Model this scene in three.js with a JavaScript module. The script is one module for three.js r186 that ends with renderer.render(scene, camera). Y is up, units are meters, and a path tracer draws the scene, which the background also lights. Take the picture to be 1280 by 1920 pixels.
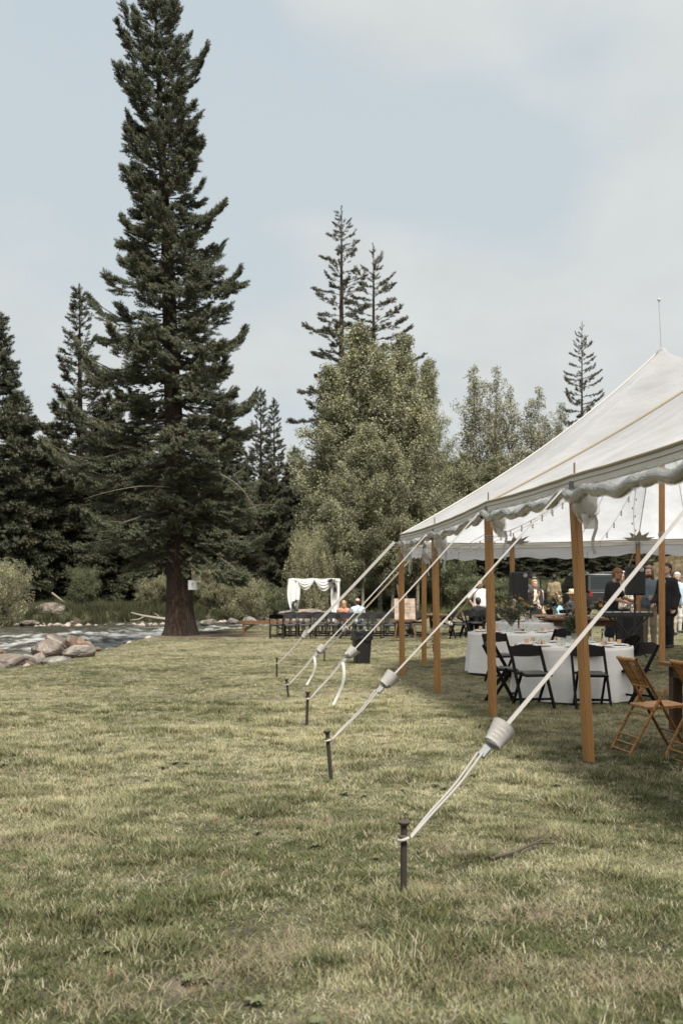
import * as THREE from 'three';
import { mergeGeometries } from 'three/addons/utils/BufferGeometryUtils.js';
import { RoundedBoxGeometry } from 'three/addons/geometries/RoundedBoxGeometry.js';
import { ImprovedNoise } from 'three/addons/math/ImprovedNoise.js';

// ---------------------------------------------------------------- camera, sky, sun, exposure
const scene = new THREE.Scene();
const FOC = 1867, HORIZON = 1110, EYE = 1.55;          // focal length and horizon in photo pixels, eye height in metres
const camera = new THREE.PerspectiveCamera(2 * Math.atan(HORIZON / FOC) * 180 / Math.PI, 1280 / (2 * HORIZON), 0.1, 3000);
camera.position.set(0, EYE, 0);
camera.lookAt(0, EYE, -10);
camera.setViewOffset(1280, 2 * HORIZON, 0, 0, 1280, 1920);   // a lens shifted upwards
camera.focus = 9.5;
camera.userData.fStop = 2.8;

const renderer = new THREE.WebGLRenderer({ antialias: true });
renderer.toneMapping = THREE.LinearToneMapping;
renderer.toneMappingExposure = 1.5;
renderer.shadowMap.enabled = true;

const SUN_EL = 62 * Math.PI / 180, SUN_AZ = 17 * Math.PI / 180;   // from the right, a little behind the camera
const sunDir = new THREE.Vector3(Math.cos(SUN_EL) * Math.sin(SUN_AZ), Math.sin(SUN_EL), Math.cos(SUN_EL) * Math.cos(SUN_AZ));
const sun = new THREE.DirectionalLight(new THREE.Color(1.0, 0.96, 0.89), 5.0);
sun.position.copy(sunDir).multiplyScalar(80); sun.target.position.set(0, 0, -20);
sun.position.add(sun.target.position);
sun.castShadow = true; sun.shadow.radius = 24; sun.shadow.mapSize.set(4096, 4096);
Object.assign(sun.shadow.camera, { left: -60, right: 60, top: 60, bottom: -60, near: 1, far: 260 });
scene.add(sun, sun.target);

// ---------------------------------------------------------------- helpers
const V = (x, y, z) => new THREE.Vector3(x, y, z);
let seed = 12345;
const rnd = () => { seed |= 0; seed = seed + 0x6D2B79F5 | 0; let t = Math.imul(seed ^ seed >>> 15, 1 | seed); t = t + Math.imul(t ^ t >>> 7, 61 | t) ^ t; return ((t ^ t >>> 14) >>> 0) / 4294967296; };
const rr = (a, b) => a + (b - a) * rnd();
const perlin = new ImprovedNoise();
const N3 = (x, y, z = 0.5) => perlin.noise(x, y, z);
const fbm = (x, y, z = 0.5, o = 4) => { let s = 0, a = 0.5, f = 1; for (let i = 0; i < o; i++) { s += a * perlin.noise(x * f + i * 17.3, y * f + i * 9.1, z * f + i * 3.7); a *= 0.5; f *= 2.03; } return s; };
const clamp = THREE.MathUtils.clamp, lerp = THREE.MathUtils.lerp;
const sstep = (a, b, x) => { const t = clamp((x - a) / (b - a), 0, 1); return t * t * (3 - 2 * t); };
const pl = (pts, x) => { if (x <= pts[0][0]) return pts[0][1]; for (let i = 1; i < pts.length; i++) if (x <= pts[i][0]) { const t = (x - pts[i - 1][0]) / (pts[i][0] - pts[i - 1][0]); return lerp(pts[i - 1][1], pts[i][1], t); } return pts[pts.length - 1][1]; };
// a point seen at photo pixel (px, py), d metres away
const at = (px, py, d) => V((px - 640) / FOC * d, EYE - (py - HORIZON) / FOC * d, -d);

const used = {};
const numbered = (n) => { if (!(n in used)) { used[n] = 0; return n; } used[n]++; return n + '_' + String(used[n]).padStart(3, '0'); };
function shadows(o) { o.castShadow = true; o.receiveShadow = true; return o; }
function part(name, geo, mat, parent) {
  const g = Array.isArray(geo) ? merge(geo) : geo;
  const m = shadows(new THREE.Mesh(g, mat)); m.name = name; parent.add(m); return m;
}
function tag(o, label, category, group, kind) {
  if (label) o.userData.label = label;
  if (category) o.userData.category = category;
  if (group) o.userData.group = group;
  if (kind) o.userData.kind = kind;
  return o;
}
function thing(name, label, category, pos, turn = 0, group) {
  const o = new THREE.Group(); o.name = numbered(name); scene.add(o);
  if (pos) o.position.copy(pos); o.rotation.y = turn;
  return tag(o, label, category, group);
}
function solo(name, geo, mat, label, category, group, pos) {   // a thing that is one mesh
  const m = part(numbered(name), geo, mat, scene); if (pos) m.position.copy(pos);
  return tag(m, label, category, group);
}
function copyOf(root, label, pos, turn, group) {
  const c = root.clone(); c.name = numbered(root.name.replace(/_\d{3}$/, '')); scene.add(c);
  if (pos) c.position.copy(pos); if (turn !== undefined) c.rotation.y = turn;
  c.userData = { ...root.userData };
  if (label) c.userData.label = label; if (group) c.userData.group = group;
  return c;
}
function merge(list) {
  list = list.map((g) => {
    let n = g.index ? g.toNonIndexed() : g;
    for (const k of Object.keys(n.attributes)) if (!['position', 'normal', 'uv'].includes(k)) n.deleteAttribute(k);
    if (!n.attributes.normal) n.computeVertexNormals();
    if (!n.attributes.uv) n.setAttribute('uv', new THREE.BufferAttribute(new Float32Array(n.attributes.position.count * 2), 2));
    return n;
  });
  return list.length === 1 ? list[0] : mergeGeometries(list, false);
}
// boxes with uv in metres, long side along v
function box(w, h, d, x = 0, y = 0, z = 0, rx = 0, ry = 0, rz = 0) {
  const g = new THREE.BoxGeometry(w, h, d), u = g.attributes.uv, dims = [[d, h], [d, h], [w, d], [w, d], [w, h], [w, h]];
  for (let f = 0; f < 6; f++) for (let k = 0; k < 4; k++) {
    const i = f * 4 + k; let a = u.getX(i) * dims[f][0], b = u.getY(i) * dims[f][1];
    if (dims[f][0] > dims[f][1]) [a, b] = [b, a];
    u.setXY(i, a, b);
  }
  if (rx || ry || rz) g.applyMatrix4(new THREE.Matrix4().makeRotationFromEuler(new THREE.Euler(rx, ry, rz)));
  return g.translate(x, y, z);
}
function rbox(w, h, d, r, x = 0, y = 0, z = 0, rx = 0, ry = 0, rz = 0) {
  const g = new RoundedBoxGeometry(w, h, d, 2, Math.min(r, w / 2.01, h / 2.01, d / 2.01));
  const p = g.attributes.position, n = g.attributes.normal, u = g.attributes.uv;
  for (let i = 0; i < p.count; i++) {
    const ax = Math.abs(n.getX(i)), ay = Math.abs(n.getY(i)), az = Math.abs(n.getZ(i));
    let a, b; if (ax > ay && ax > az) { a = p.getZ(i); b = p.getY(i); } else if (ay > az) { a = p.getX(i); b = p.getZ(i); } else { a = p.getX(i); b = p.getY(i); }
    u.setXY(i, a, b);
  }
  if (rx || ry || rz) g.applyMatrix4(new THREE.Matrix4().makeRotationFromEuler(new THREE.Euler(rx, ry, rz)));
  return g.translate(x, y, z);
}
// a bar of rectangular section from a to b, w across, t thick; uv along v
function beam(a, b, w, t, side = V(1, 0, 0), r = 0.004) {
  const y = b.clone().sub(a), len = y.length(); y.normalize();
  let x = side.clone().addScaledVector(y, -side.dot(y)); if (x.lengthSq() < 1e-6) x = V(0, 0, 1).addScaledVector(y, -y.z); x.normalize();
  const z = x.clone().cross(y), g = r > 0 ? rbox(w, len, t, r) : box(w, len, t);
  return g.applyMatrix4(new THREE.Matrix4().makeBasis(x, y, z).setPosition(a.clone().add(b).multiplyScalar(0.5)));
}
function rod(a, b, r1, r2 = r1, seg = 8, open = false) {
  const y = b.clone().sub(a), len = y.length(), g = new THREE.CylinderGeometry(r2, r1, len, seg, 1, open), u = g.attributes.uv;
  for (let i = 0; i < u.count; i++) u.setXY(i, u.getX(i) * 6.28 * r1, u.getY(i) * len);
  return g.applyQuaternion(new THREE.Quaternion().setFromUnitVectors(V(0, 1, 0), y.normalize())).translate((a.x + b.x) / 2, (a.y + b.y) / 2, (a.z + b.z) / 2);
}
function tube(pts, r, seg = 6, n, closed = false, rf) {
  const c = new THREE.CatmullRomCurve3(pts, closed, 'centripetal'); n = n || pts.length * 4;
  const g = new THREE.TubeGeometry(c, n, r, seg, closed);
  if (rf) { const p = g.attributes.position, w = seg + 1; for (let i = 0; i <= n; i++) { const t = i / n, o = c.getPointAt(t), k = rf(t); for (let j = 0; j < w; j++) { const q = i * w + j; p.setXYZ(q, o.x + (p.getX(q) - o.x) * k, o.y + (p.getY(q) - o.y) * k, o.z + (p.getZ(q) - o.z) * k); } } g.computeVertexNormals(); }
  const u = g.attributes.uv, L = c.getLength(); for (let i = 0; i < u.count; i++) u.setXY(i, u.getY(i) * 6.28 * r, u.getX(i) * L);
  return g;
}
function ribbon(pts, w, side, t = 0.004) {   // flat webbing through points: a thin box along the path
  const out = []; for (let i = 0; i + 1 < pts.length; i++) out.push(beam(pts[i], pts[i + 1].clone().addScaledVector(pts[i + 1].clone().sub(pts[i]).normalize(), t * 0.6), w, t, side, 0)); return out;
}
const lathe = (prof, seg = 20) => new THREE.LatheGeometry(prof.map((p) => new THREE.Vector2(p[0], p[1])), seg);
const ball = (r, x = 0, y = 0, z = 0, sx = 1, sy = 1, sz = 1, ws = 10, hs = 8) => new THREE.SphereGeometry(r, ws, hs).scale(sx, sy, sz).translate(x, y, z);
function grid(nu, nv, fn, closeU = false) {   // a sheet fn(u, v) -> Vector3, uv left as u, v
  const pos = [], uv = [], idx = [];
  for (let j = 0; j <= nv; j++) for (let i = 0; i <= nu; i++) { const p = fn(i / nu, j / nv); pos.push(p.x, p.y, p.z); uv.push(p.u ?? i / nu, p.v ?? j / nv); }
  for (let j = 0; j < nv; j++) for (let i = 0; i < nu; i++) { const a = j * (nu + 1) + i, b = a + 1, c = a + nu + 1, d = c + 1; idx.push(a, b, d, a, d, c); }
  const g = new THREE.BufferGeometry();
  g.setAttribute('position', new THREE.Float32BufferAttribute(pos, 3)); g.setAttribute('uv', new THREE.Float32BufferAttribute(uv, 2)); g.setIndex(idx); g.computeVertexNormals();
  return g;
}
function tex(w, h, fn, srgb = true, rx = 1, ry = 1) {
  const d = new Uint8Array(w * h * 4);
  for (let y = 0; y < h; y++) for (let x = 0; x < w; x++) { const c = fn(x / w, y / h), i = (y * w + x) * 4; d[i] = clamp(c[0], 0, 255); d[i + 1] = clamp(c[1], 0, 255); d[i + 2] = clamp(c[2], 0, 255); d[i + 3] = 255; }
  const t = new THREE.DataTexture(d, w, h); t.wrapS = t.wrapT = THREE.MirroredRepeatWrapping; t.magFilter = THREE.LinearFilter; t.minFilter = THREE.LinearMipmapLinearFilter;
  if (srgb) t.colorSpace = THREE.SRGBColorSpace; t.repeat.set(rx, ry); t.needsUpdate = true; return t;
}
const grey = (v) => [v, v, v];
const mat = (r, g, b, rough = 0.8, o = {}) => new THREE.MeshStandardMaterial({ color: new THREE.Color().setRGB(r, g, b), roughness: rough, side: THREE.DoubleSide, ...o });
const phys = (r, g, b, rough, o = {}) => new THREE.MeshPhysicalMaterial({ color: new THREE.Color().setRGB(r, g, b), roughness: rough, side: THREE.DoubleSide, ...o });

// ---------------------------------------------------------------- sky: pale blue with thin sheets of white cloud
{
  const W = 2048, H = 1024, data = new Float32Array(W * H * 4);
  for (let j = 0; j < H; j++) {
    const el = ((j + 0.5) / H - 0.5) * Math.PI, y = Math.sin(el), ce = Math.cos(el);
    for (let i = 0; i < W; i++) {
      const az = ((i + 0.5) / W - 0.5) * 2 * Math.PI, x = Math.cos(az) * ce, z = Math.sin(az) * ce;
      const yy = Math.max(y, 0.02), q = 1 / (yy + 0.35);
      const cx = x * q * 1.5, cz = z * q * 1.5;
      let n = fbm(cx * 1.0 + 4.2, cz * 1.3 + 1.7, 0.3, 6) * 1.0 + fbm(cx * 3.1 + 9, cz * 3.1, 2.2, 5) * 0.35;
      // the clear gap between two cloud sheets, high ahead and to the right, and the clear sky ahead to the left
      const gx = Math.atan2(x, -z) * 57.3, gy = el * 57.3;
      const gapAxis = 24.5 - 0.3 * gx, gap = Math.exp(-(((gy - gapAxis) / 3.6) ** 2)) * sstep(-22, -6, gx) * (1 - sstep(10, 17, gx));
      const left = 1 - sstep(-7, 1, gx + (gy - 26) * 0.12);
      n += 0.36 - gap * 0.66 - left * 0.40 * sstep(0, 26, gy) * (1 - sstep(60, 100, Math.abs(gx)));
      const c = sstep(-0.14, 0.3, n), hz = 1 - sstep(0.0, 0.34, y), up = sstep(0.2, 0.9, y);
      const grain = 1 + fbm(cx * 5, cz * 5, 7.7, 4) * 0.1;
      const blue = [0.388 - 0.04 * up, 0.438 - 0.037 * up, 0.467 - 0.025 * up], white = [0.456 * grain, 0.476 * grain, 0.474 * grain];
      const k = clamp(c * 0.92 + hz * 0.5, 0, 0.97), o = (j * W + i) * 4;
      for (let q2 = 0; q2 < 3; q2++) data[o + q2] = lerp(blue[q2], white[q2], k);
      if (y < 0) { data[o] = 0.22; data[o + 1] = 0.22; data[o + 2] = 0.17; }
      data[o + 3] = 1;
    }
  }
  const t = new THREE.DataTexture(data, W, H, THREE.RGBAFormat, THREE.FloatType);
  t.mapping = THREE.EquirectangularReflectionMapping; t.magFilter = THREE.LinearFilter; t.needsUpdate = true;
  scene.background = t; scene.environment = t;
}
// ---------------------------------------------------------------- the land: lawn, river bed, far bank, hillside as one sheet
const bankX = [[0, -9.5], [12, -8.2], [20, -7.1], [22, -6.5], [33, -6.75], [37, -6.7], [39.6, -5.7], [42.5, -4.6], [47, -3.5], [54, 0], [66, 4], [95, 10], [150, 20]];   // the lawn ends here, by distance
const wet = (x, d) => pl(bankX, d) - x;   // metres past the near water edge
const farBank = [[-60, 42], [-40, 52], [-21, 61], [-11, 65], [-6, 70], [0, 78], [4, 90], [10, 115], [20, 170]];
const WATER = -0.5;
function G(x, d) {      // ground height at x, d metres ahead
  const w = N3(x * 0.35, d * 0.35, 1.1) * 0.5, f = pl(farBank, x) + w;
  const lawnY = 0.32 * sstep(1.6, 7.5, x) * sstep(10.5, 20, d) + 0.2 * sstep(3, 14, x) * sstep(25, 55, d) + 0.018 * N3(x * 0.5, d * 0.5, 3.3) + 0.012 * N3(x * 1.7, d * 1.7, 5.1) * (1 - sstep(14, 30, d));
  const hill = 9 * (1 - Math.exp(-Math.max(0, x - 11) * 0.036)) * sstep(48, 80, d) + 0.25 * N3(x * 0.12, d * 0.12, 8) * sstep(55, 80, d);
  const beyond = 0.25 + 0.03 * Math.max(0, d - f) + 0.3 * N3(x * 0.2, d * 0.2, 4);
  const bed = -1.15 + 0.15 * N3(x * 0.6, d * 0.6, 2);
  const k1 = sstep(-0.35, 1.3, wet(x, d) + w * 0.5), k2 = sstep(f - 0.8, f + 1.6, d);
  return lerp(lerp(lawnY + hill, bed, k1), beyond + hill, k2);
}
const ground = (px, d, dy = 0) => { const x = (px - 640) / FOC * d; return V(x, G(x, d) + dy, -d); };
const onGround = (x, d, dy = 0) => V(x, G(x, d) + dy, -d);

// patches of worn, dry and bare ground on the lawn
const bareSpots = [[-0.62, 3.92, 0.42, 0.16, 0.5], [-0.35, 4.25, 0.3, 0.13, 0.7], [0.55, 4.05, 0.22, 0.12, 0.2], [0.9, 4.75, 0.34, 0.13, 0.3], [1.12, 3.95, 0.25, 0.12, -0.3], [0.78, 5.9, 0.34, 0.15, 0.2], [1.28, 6.3, 0.26, 0.13, 0.1], [0.55, 5.0, 0.22, 0.1, 0.3], [-0.15, 6.6, 0.4, 0.1, 0.1], [-1.9, 6.1, 0.45, 0.12, 0.1], [-2.6, 7.6, 0.6, 0.12, 0.05], [-0.9, 8.1, 0.5, 0.1, 0.05], [-2.3, 10.6, 0.6, 0.14, 0], [-1.2, 11.2, 0.7, 0.12, 0], [1.5, 7.6, 0.3, 0.12, 0.2]];
function bare(x, d) {
  let s = 0;
  for (const [bx, bd, rx, rd, t] of bareSpots) { const dx = x - bx, dd = d - bd; if (Math.abs(dx) > 1.2 || Math.abs(dd) > 1.2) continue; const a = dx * Math.cos(t) + dd * Math.sin(t), b = -dx * Math.sin(t) + dd * Math.cos(t); s = Math.max(s, (bx < 0 && bd < 4.1 ? 1.1 : 0.86) - Math.hypot(a / rx, b / rd) + N3(x * 9, d * 9, 6.2) * 0.6); }
  return clamp(s, 0, 1);
}
const dryAndDistanceLight = (x, d) => clamp(0.15 + fbm(x * 0.4, d * 0.4, 12.5, 4) * 1.3 + fbm(x * 2.3, d * 2.3, 3.5, 3) * 1.0 - 0.12 * (1 - sstep(3.2, 5.5, d + N3(x * 0.9, d * 0.9, 33) * 1.5)) + 0.43 * sstep(3.8, 12.5, d + N3(x * 0.6, d * 0.5, 21) * 3), 0, 1);  // dry and greener patches, plus painted light: brighter with distance, darker near the camera
const litter = (x, d) => { const r = Math.hypot((x + 4.7) / 3.2, (d - 35.4) / 2.6); return clamp(1.25 - r + N3(x * 1.5, d * 1.5, 2.2) * 0.5, 0, 1); };

const grainTex = tex(512, 512, (u, v) => { const a = fbm(u * 24, v * 24, 1, 5), b = N3(u * 150, v * 150, 4), c = N3(u * 60, v * 220, 9); return grey(205 + a * 70 + b * 38 + c * 22); }, true, 1, 1);
const grainBump = tex(512, 512, (u, v) => grey(128 + fbm(u * 30, v * 30, 3, 5) * 120 + N3(u * 160, v * 160, 2) * 50), false, 1, 1);
{
  const xs = [], ds = [];
  for (let x = -900; x < -60; x += 60) xs.push(x); for (let x = -60; x < -14; x += 1.2) xs.push(x); for (let x = -14; x < 14; x += 0.22) xs.push(x); for (let x = 14; x < 60; x += 1.2) xs.push(x); for (let x = 60; x <= 900; x += 60) xs.push(x);
  for (let d = -300; d < -6; d += 30) ds.push(d); for (let d = -6; d < 2; d += 1) ds.push(d); for (let d = 2; d < 18; d += 0.12) ds.push(d); for (let d = 18; d < 90; d += 0.5) ds.push(d); for (let d = 90; d < 200; d += 5) ds.push(d); for (let d = 200; d <= 2000; d += 90) ds.push(d);
  const nx = xs.length, nd = ds.length, pos = new Float32Array(nx * nd * 3), col = new Float32Array(nx * nd * 3), uv = new Float32Array(nx * nd * 2), idx = [];
  const mix = (a, b, t) => [lerp(a[0], b[0], t), lerp(a[1], b[1], t), lerp(a[2], b[2], t)];
  for (let j = 0; j < nd; j++) for (let i = 0; i < nx; i++) {
    const x = xs[i], d = ds[j], o = j * nx + i;
    pos.set([x, G(clamp(x, -200, 120), clamp(d, -50, 500)), -d], o * 3);
    const b = bare(x, d), dr = dryAndDistanceLight(x, d);
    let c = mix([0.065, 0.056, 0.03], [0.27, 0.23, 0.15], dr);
    c = mix(c, [0.215, 0.172, 0.122], b * 0.85);
    c = mix(c, [0.135, 0.085, 0.05], litter(x, d) * 0.85);
    const f = pl(farBank, x), wt = wet(x, d) + N3(x * 0.7, d * 0.7, 4) * 0.4;
    const stony = sstep(-0.25, 0.3, wt);
    c = mix(c, [0.17, 0.13, 0.095], stony);
    c = mix(c, mix([0.10, 0.085, 0.05], [0.07, 0.08, 0.035], clamp(0.5 + N3(x * 0.4, d * 0.4, 2) * 1.4, 0, 1)), sstep(f - 0.5, f + 1.5, d));
    const hl = sstep(9, 13, x + N3(x * 0.3, d * 0.3, 1) * 2) * sstep(46, 54, d);
    const hc = mix([0.22, 0.155, 0.095], [0.15, 0.14, 0.075], clamp(0.45 + fbm(x * 0.5, d * 0.5, 6, 4) * 2, 0, 1));
    c = mix(c, hc, hl);
    col.set(c, o * 3); uv.set([x / 2.2, d / 2.2], o * 2);
  }
  for (let j = 0; j < nd - 1; j++) for (let i = 0; i < nx - 1; i++) { const a = j * nx + i, b = a + 1, c = a + nx, e = c + 1; idx.push(a, b, e, a, e, c); }
  const g = new THREE.BufferGeometry();
  g.setAttribute('position', new THREE.BufferAttribute(pos, 3)); g.setAttribute('color', new THREE.BufferAttribute(col, 3)); g.setAttribute('uv', new THREE.BufferAttribute(uv, 2)); g.setIndex(idx); g.computeVertexNormals();
  const m = mat(1, 1, 1, 1, { vertexColors: true, map: grainTex, bumpMap: grainBump, bumpScale: 0.03 });
  tag(part('ground', g, m, scene), 'lawn, river bed, far bank and dry hillside', null, null, 'structure');
}

// ---------------------------------------------------------------- the river: choppy water with white foam
{
  const foam = (x, d) => {
    const wt = wet(x, d), f = pl(farBank, x), t = clamp(wt / Math.max(3, wt + (f - d) * 0.6), 0, 1);
    const along = x * 0.95 + d * 0.3, across = -x * 0.3 + d * 0.95;
    const s = fbm(along * 0.28, across * 0.55, 3, 5) * 1.3 + fbm(along * 1.1, across * 2.2, 8, 4) * 0.9;
    return sstep(0.10, 0.55, s + 0.27 - Math.abs(t - 0.33) * 1.0 - 0.5 * sstep(0.62, 0.95, t));
  };
  const nx = 420, nd = 520;
  const pos = [], col = [], idx = [];
  for (let j = 0; j <= nd; j++) for (let i = 0; i <= nx; i++) {
    const x = lerp(-44, 6, i / nx), d = lerp(9, 88, j / nd);
    const along = x * 0.95 + d * 0.3, across = -x * 0.3 + d * 0.95, k = foam(x, d);
    const h = fbm(along * 0.45, across * 0.9, 1.5, 4) * 0.34 + fbm(along * 1.7, across * 3, 5, 3) * 0.13 + k * (0.05 + 0.09 * fbm(x * 5, d * 5, 9, 2));
    pos.push(x, WATER + h, -d);
    col.push(lerp(0.050, 0.36, k), lerp(0.048, 0.355, k), lerp(0.036, 0.335, k));
  }
  for (let j = 0; j < nd; j++) for (let i = 0; i < nx; i++) { const a = j * (nx + 1) + i, b = a + 1, c = a + nx + 1, e = c + 1, x = pos[a * 3], d = -pos[a * 3 + 2]; if (wet(x, d) < -1 || d > pl(farBank, x) + 3) continue; idx.push(a, b, e, a, e, c); }
  const g = new THREE.BufferGeometry(); g.setAttribute('position', new THREE.Float32BufferAttribute(pos, 3)); g.setAttribute('color', new THREE.Float32BufferAttribute(col, 3)); g.setIndex(idx); g.computeVertexNormals();
  tag(part('river', g, mat(1, 1, 1, 0.2, { vertexColors: true }), scene), 'shallow river running white over stones', null, null, 'structure');
}

// ---------------------------------------------------------------- grass
const grassMat = phys(1, 1, 1, 0.75, { transmission: 0.3, thickness: 0, specularIntensity: 0.35 });
grassMat.roughness = 0.8;
function tuftGeo(n, spread, hMin, hMax, w, lean) {
  const pos = [], nor = [], idx = [];
  for (let k = 0; k < n; k++) {
    const a = rr(0, 6.283), r = spread * Math.sqrt(rnd()), bx = Math.cos(a) * r, bz = Math.sin(a) * r, h = rr(hMin, hMax), dir = rr(0, 6.283), l = rr(0.15, lean) * h, fx = Math.cos(dir), fz = Math.sin(dir), sx = -fz, sz = fx, ww = w * rr(0.7, 1.3);
    const P = [[0, 0, 1], [0.35, 0.55, 0.85], [1, 1, 0.05]], o = pos.length / 3;
    for (const [ln, hh, wk] of P) for (const s of [-1, 1]) { pos.push(bx + fx * l * ln + sx * s * ww * wk * 0.5, h * hh, bz + fz * l * ln + sz * s * ww * wk * 0.5); const u = V(fx * 0.8, 0.6, fz * 0.8).normalize(); nor.push(u.x, u.y, u.z); }
    idx.push(o, o + 1, o + 3, o, o + 3, o + 2, o + 2, o + 3, o + 5, o + 2, o + 5, o + 4);
  }
  const g = new THREE.BufferGeometry(); g.setAttribute('position', new THREE.Float32BufferAttribute(pos, 3)); g.setIndex(idx); g.computeVertexNormals(); return g;
}
{
  const root = tag(new THREE.Group(), 'patchy green and straw coloured lawn grass', null, null, 'stuff'); root.name = 'lawn_grass'; scene.add(root);
  const kinds = [tuftGeo(15, 0.042, 0.014, 0.040, 0.0034, 1.5), tuftGeo(15, 0.042, 0.02, 0.056, 0.0036, 1.5), tuftGeo(26, 0.08, 0.014, 0.036, 0.0044, 1.5), tuftGeo(34, 0.17, 0.014, 0.036, 0.0075, 1.5)];
  const lists = [[], [], [], []], m = new THREE.Matrix4(), q = new THREE.Quaternion(), e = new THREE.Euler();
  const put = (k, x, d, s, sy, c) => { e.set(rr(-0.15, 0.15), rr(0, 6.28), rr(-0.15, 0.15)); m.compose(V(x, G(x, d) - 0.004, -d), q.setFromEuler(e), V(s, s * sy, s)); lists[k].push([m.clone(), c]); };
  const col = (x, d) => {
    const dr = clamp(dryAndDistanceLight(x, d) + rr(-0.4, 0.4), 0, 1), r = rnd();
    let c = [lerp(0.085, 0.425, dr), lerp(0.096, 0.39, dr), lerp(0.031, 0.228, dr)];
    if (r < 0.10) c = [0.44, 0.40, 0.28]; else if (r < 0.125) c = [0.26, 0.165, 0.10]; else if (r < 0.27) c = [0.078, 0.10, 0.035];
    const v = rr(0.8, 1.2); return [c[0] * v, c[1] * v, c[2] * v];
  };
  const sow = (d0, d1, per, k, s0) => {
    const area = 0.5 * 0.74 * (d1 * d1 - d0 * d0) + 1.2 * (d1 - d0), n = Math.floor(area * per);
    for (let i = 0; i < n; i++) {
      const d = Math.sqrt(lerp(d0 * d0, d1 * d1, rnd())), x = rr(-1, 1) * (0.37 * d + 0.6);
      if (wet(x, d) > -0.25) continue;
      const b = bare(x, d); if (b > 0.25 && rnd() < b * 0.97) continue;
      if (litter(x, d) > rnd() * 0.9) continue;
      const clump = fbm(x * 1.5, d * 1.5, 20, 3), tall = clamp(0.74 + 0.3 * (1 - sstep(3.6, 6, d + N3(x, d, 8))) + clump * 1.5 + N3(x * 6, d * 6, 2) * 0.3, 0.45, 1.6);
      put(k === 0 && clump > 0.12 ? 1 : k, x, d, s0 * rr(0.8, 1.2), tall, col(x, d));
    }
  };
  sow(2.4, 8, 1500, 0, 0.95); sow(8, 14, 800, 0, 1.1); sow(14, 24, 260, 2, 1.0); sow(24, 56, 55, 3, 1.0);
  kinds.forEach((g, k) => {
    const im = new THREE.InstancedMesh(g, grassMat, lists[k].length); im.name = 'grass_tufts'; im.userData.kind = 'stuff';
    lists[k].forEach(([mm, c], i) => { im.setMatrixAt(i, mm); im.setColorAt(i, new THREE.Color().setRGB(c[0], c[1], c[2])); });
    shadows(im); root.add(im);
  });
  console.log('grass', lists.map((l) => l.length).join());
}
// broad-leaved weeds and longer pale strands scattered in the lawn
{
  const leafy = (() => { const l = []; for (let k = 0; k < 11; k++) { const a = k * 2.4, L = rr(0.05, 0.085), y = rr(0.02, 0.05); l.push(grid(2, 4, (u, v) => { const w = (u - 0.5) * 0.03 * Math.sin(Math.PI * Math.min(1, v * 0.9 + 0.1)), r = v * L; return V(Math.cos(a) * r - Math.sin(a) * w, y * Math.sin(v * 2.2) + Math.abs(u - 0.5) * 0.008, Math.sin(a) * r + Math.cos(a) * w); })); } return merge(l); })();
  const strand = (() => { const l = []; for (let k = 0; k < 7; k++) { const a = rr(0, 6.28), L = rr(0.09, 0.16), h = rr(0.02, 0.05), cu = rr(-0.9, 0.9), ox = rr(-0.04, 0.04), oz = rr(-0.04, 0.04); l.push(grid(1, 6, (u, v) => { const b = a + cu * v, w = (u - 0.5) * 0.0035 * (1.1 - v); return V(ox + Math.cos(b) * L * v - Math.sin(b) * w, 0.012 + h * Math.sin(Math.min(3, v * 2.9)), oz + Math.sin(b) * L * v + Math.cos(b) * w); })); } return merge(l); })();
  const sprinkle = (name, g, mt, n, d0, d1, label, cl) => {
    const im = new THREE.InstancedMesh(g, mt, n), m = new THREE.Matrix4(), q = new THREE.Quaternion(); im.name = name;
    for (let i = 0; i < n; i++) { let d, x, t = 0; do { d = Math.sqrt(lerp(d0 * d0, d1 * d1, rnd())); x = rr(-1, 1) * (0.37 * d + 0.4); } while (fbm(x * cl, d * cl, 31, 2) < 0.05 && t++ < 20); q.setFromAxisAngle(V(0, 1, 0), rr(0, 6.28)); if (!cl) { const k = Math.floor(rnd() * 11), [bx, bd, rx, rd2, tt] = bareSpots[k], a = rr(0, 6.28), q2 = Math.sqrt(rnd()) * 1.2, ux = Math.cos(a) * rx * q2, ud = Math.sin(a) * rd2 * q2; x = bx + ux * Math.cos(tt) - ud * Math.sin(tt); d = bd + ux * Math.sin(tt) + ud * Math.cos(tt); } const s = rr(0.4, 0.85); m.compose(V(x, G(x, d), -d), q, V(s, s, s)); im.setMatrixAt(i, m); }
    shadows(im); tag(im, label, null, null, 'stuff'); scene.add(im);
  };
  sprinkle('lawn_weeds', leafy, phys(0.11, 0.12, 0.05, 0.8, { transmission: 0.2, thickness: 0 }), 70, 2.6, 9, 'small broad leaved weeds in the lawn', 0.9);
  sprinkle('dry_strands', strand, mat(0.36, 0.33, 0.2, 0.7), 700, 2.6, 12, 'loose pale dry grass strands on the lawn', 0.7);
  sprinkle('thatch', strand, mat(0.20, 0.165, 0.10, 0.9), 900, 2.6, 12, 'brown dead grass lying in the worn patches of the lawn', 0);
  // (weeds end)
}
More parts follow.
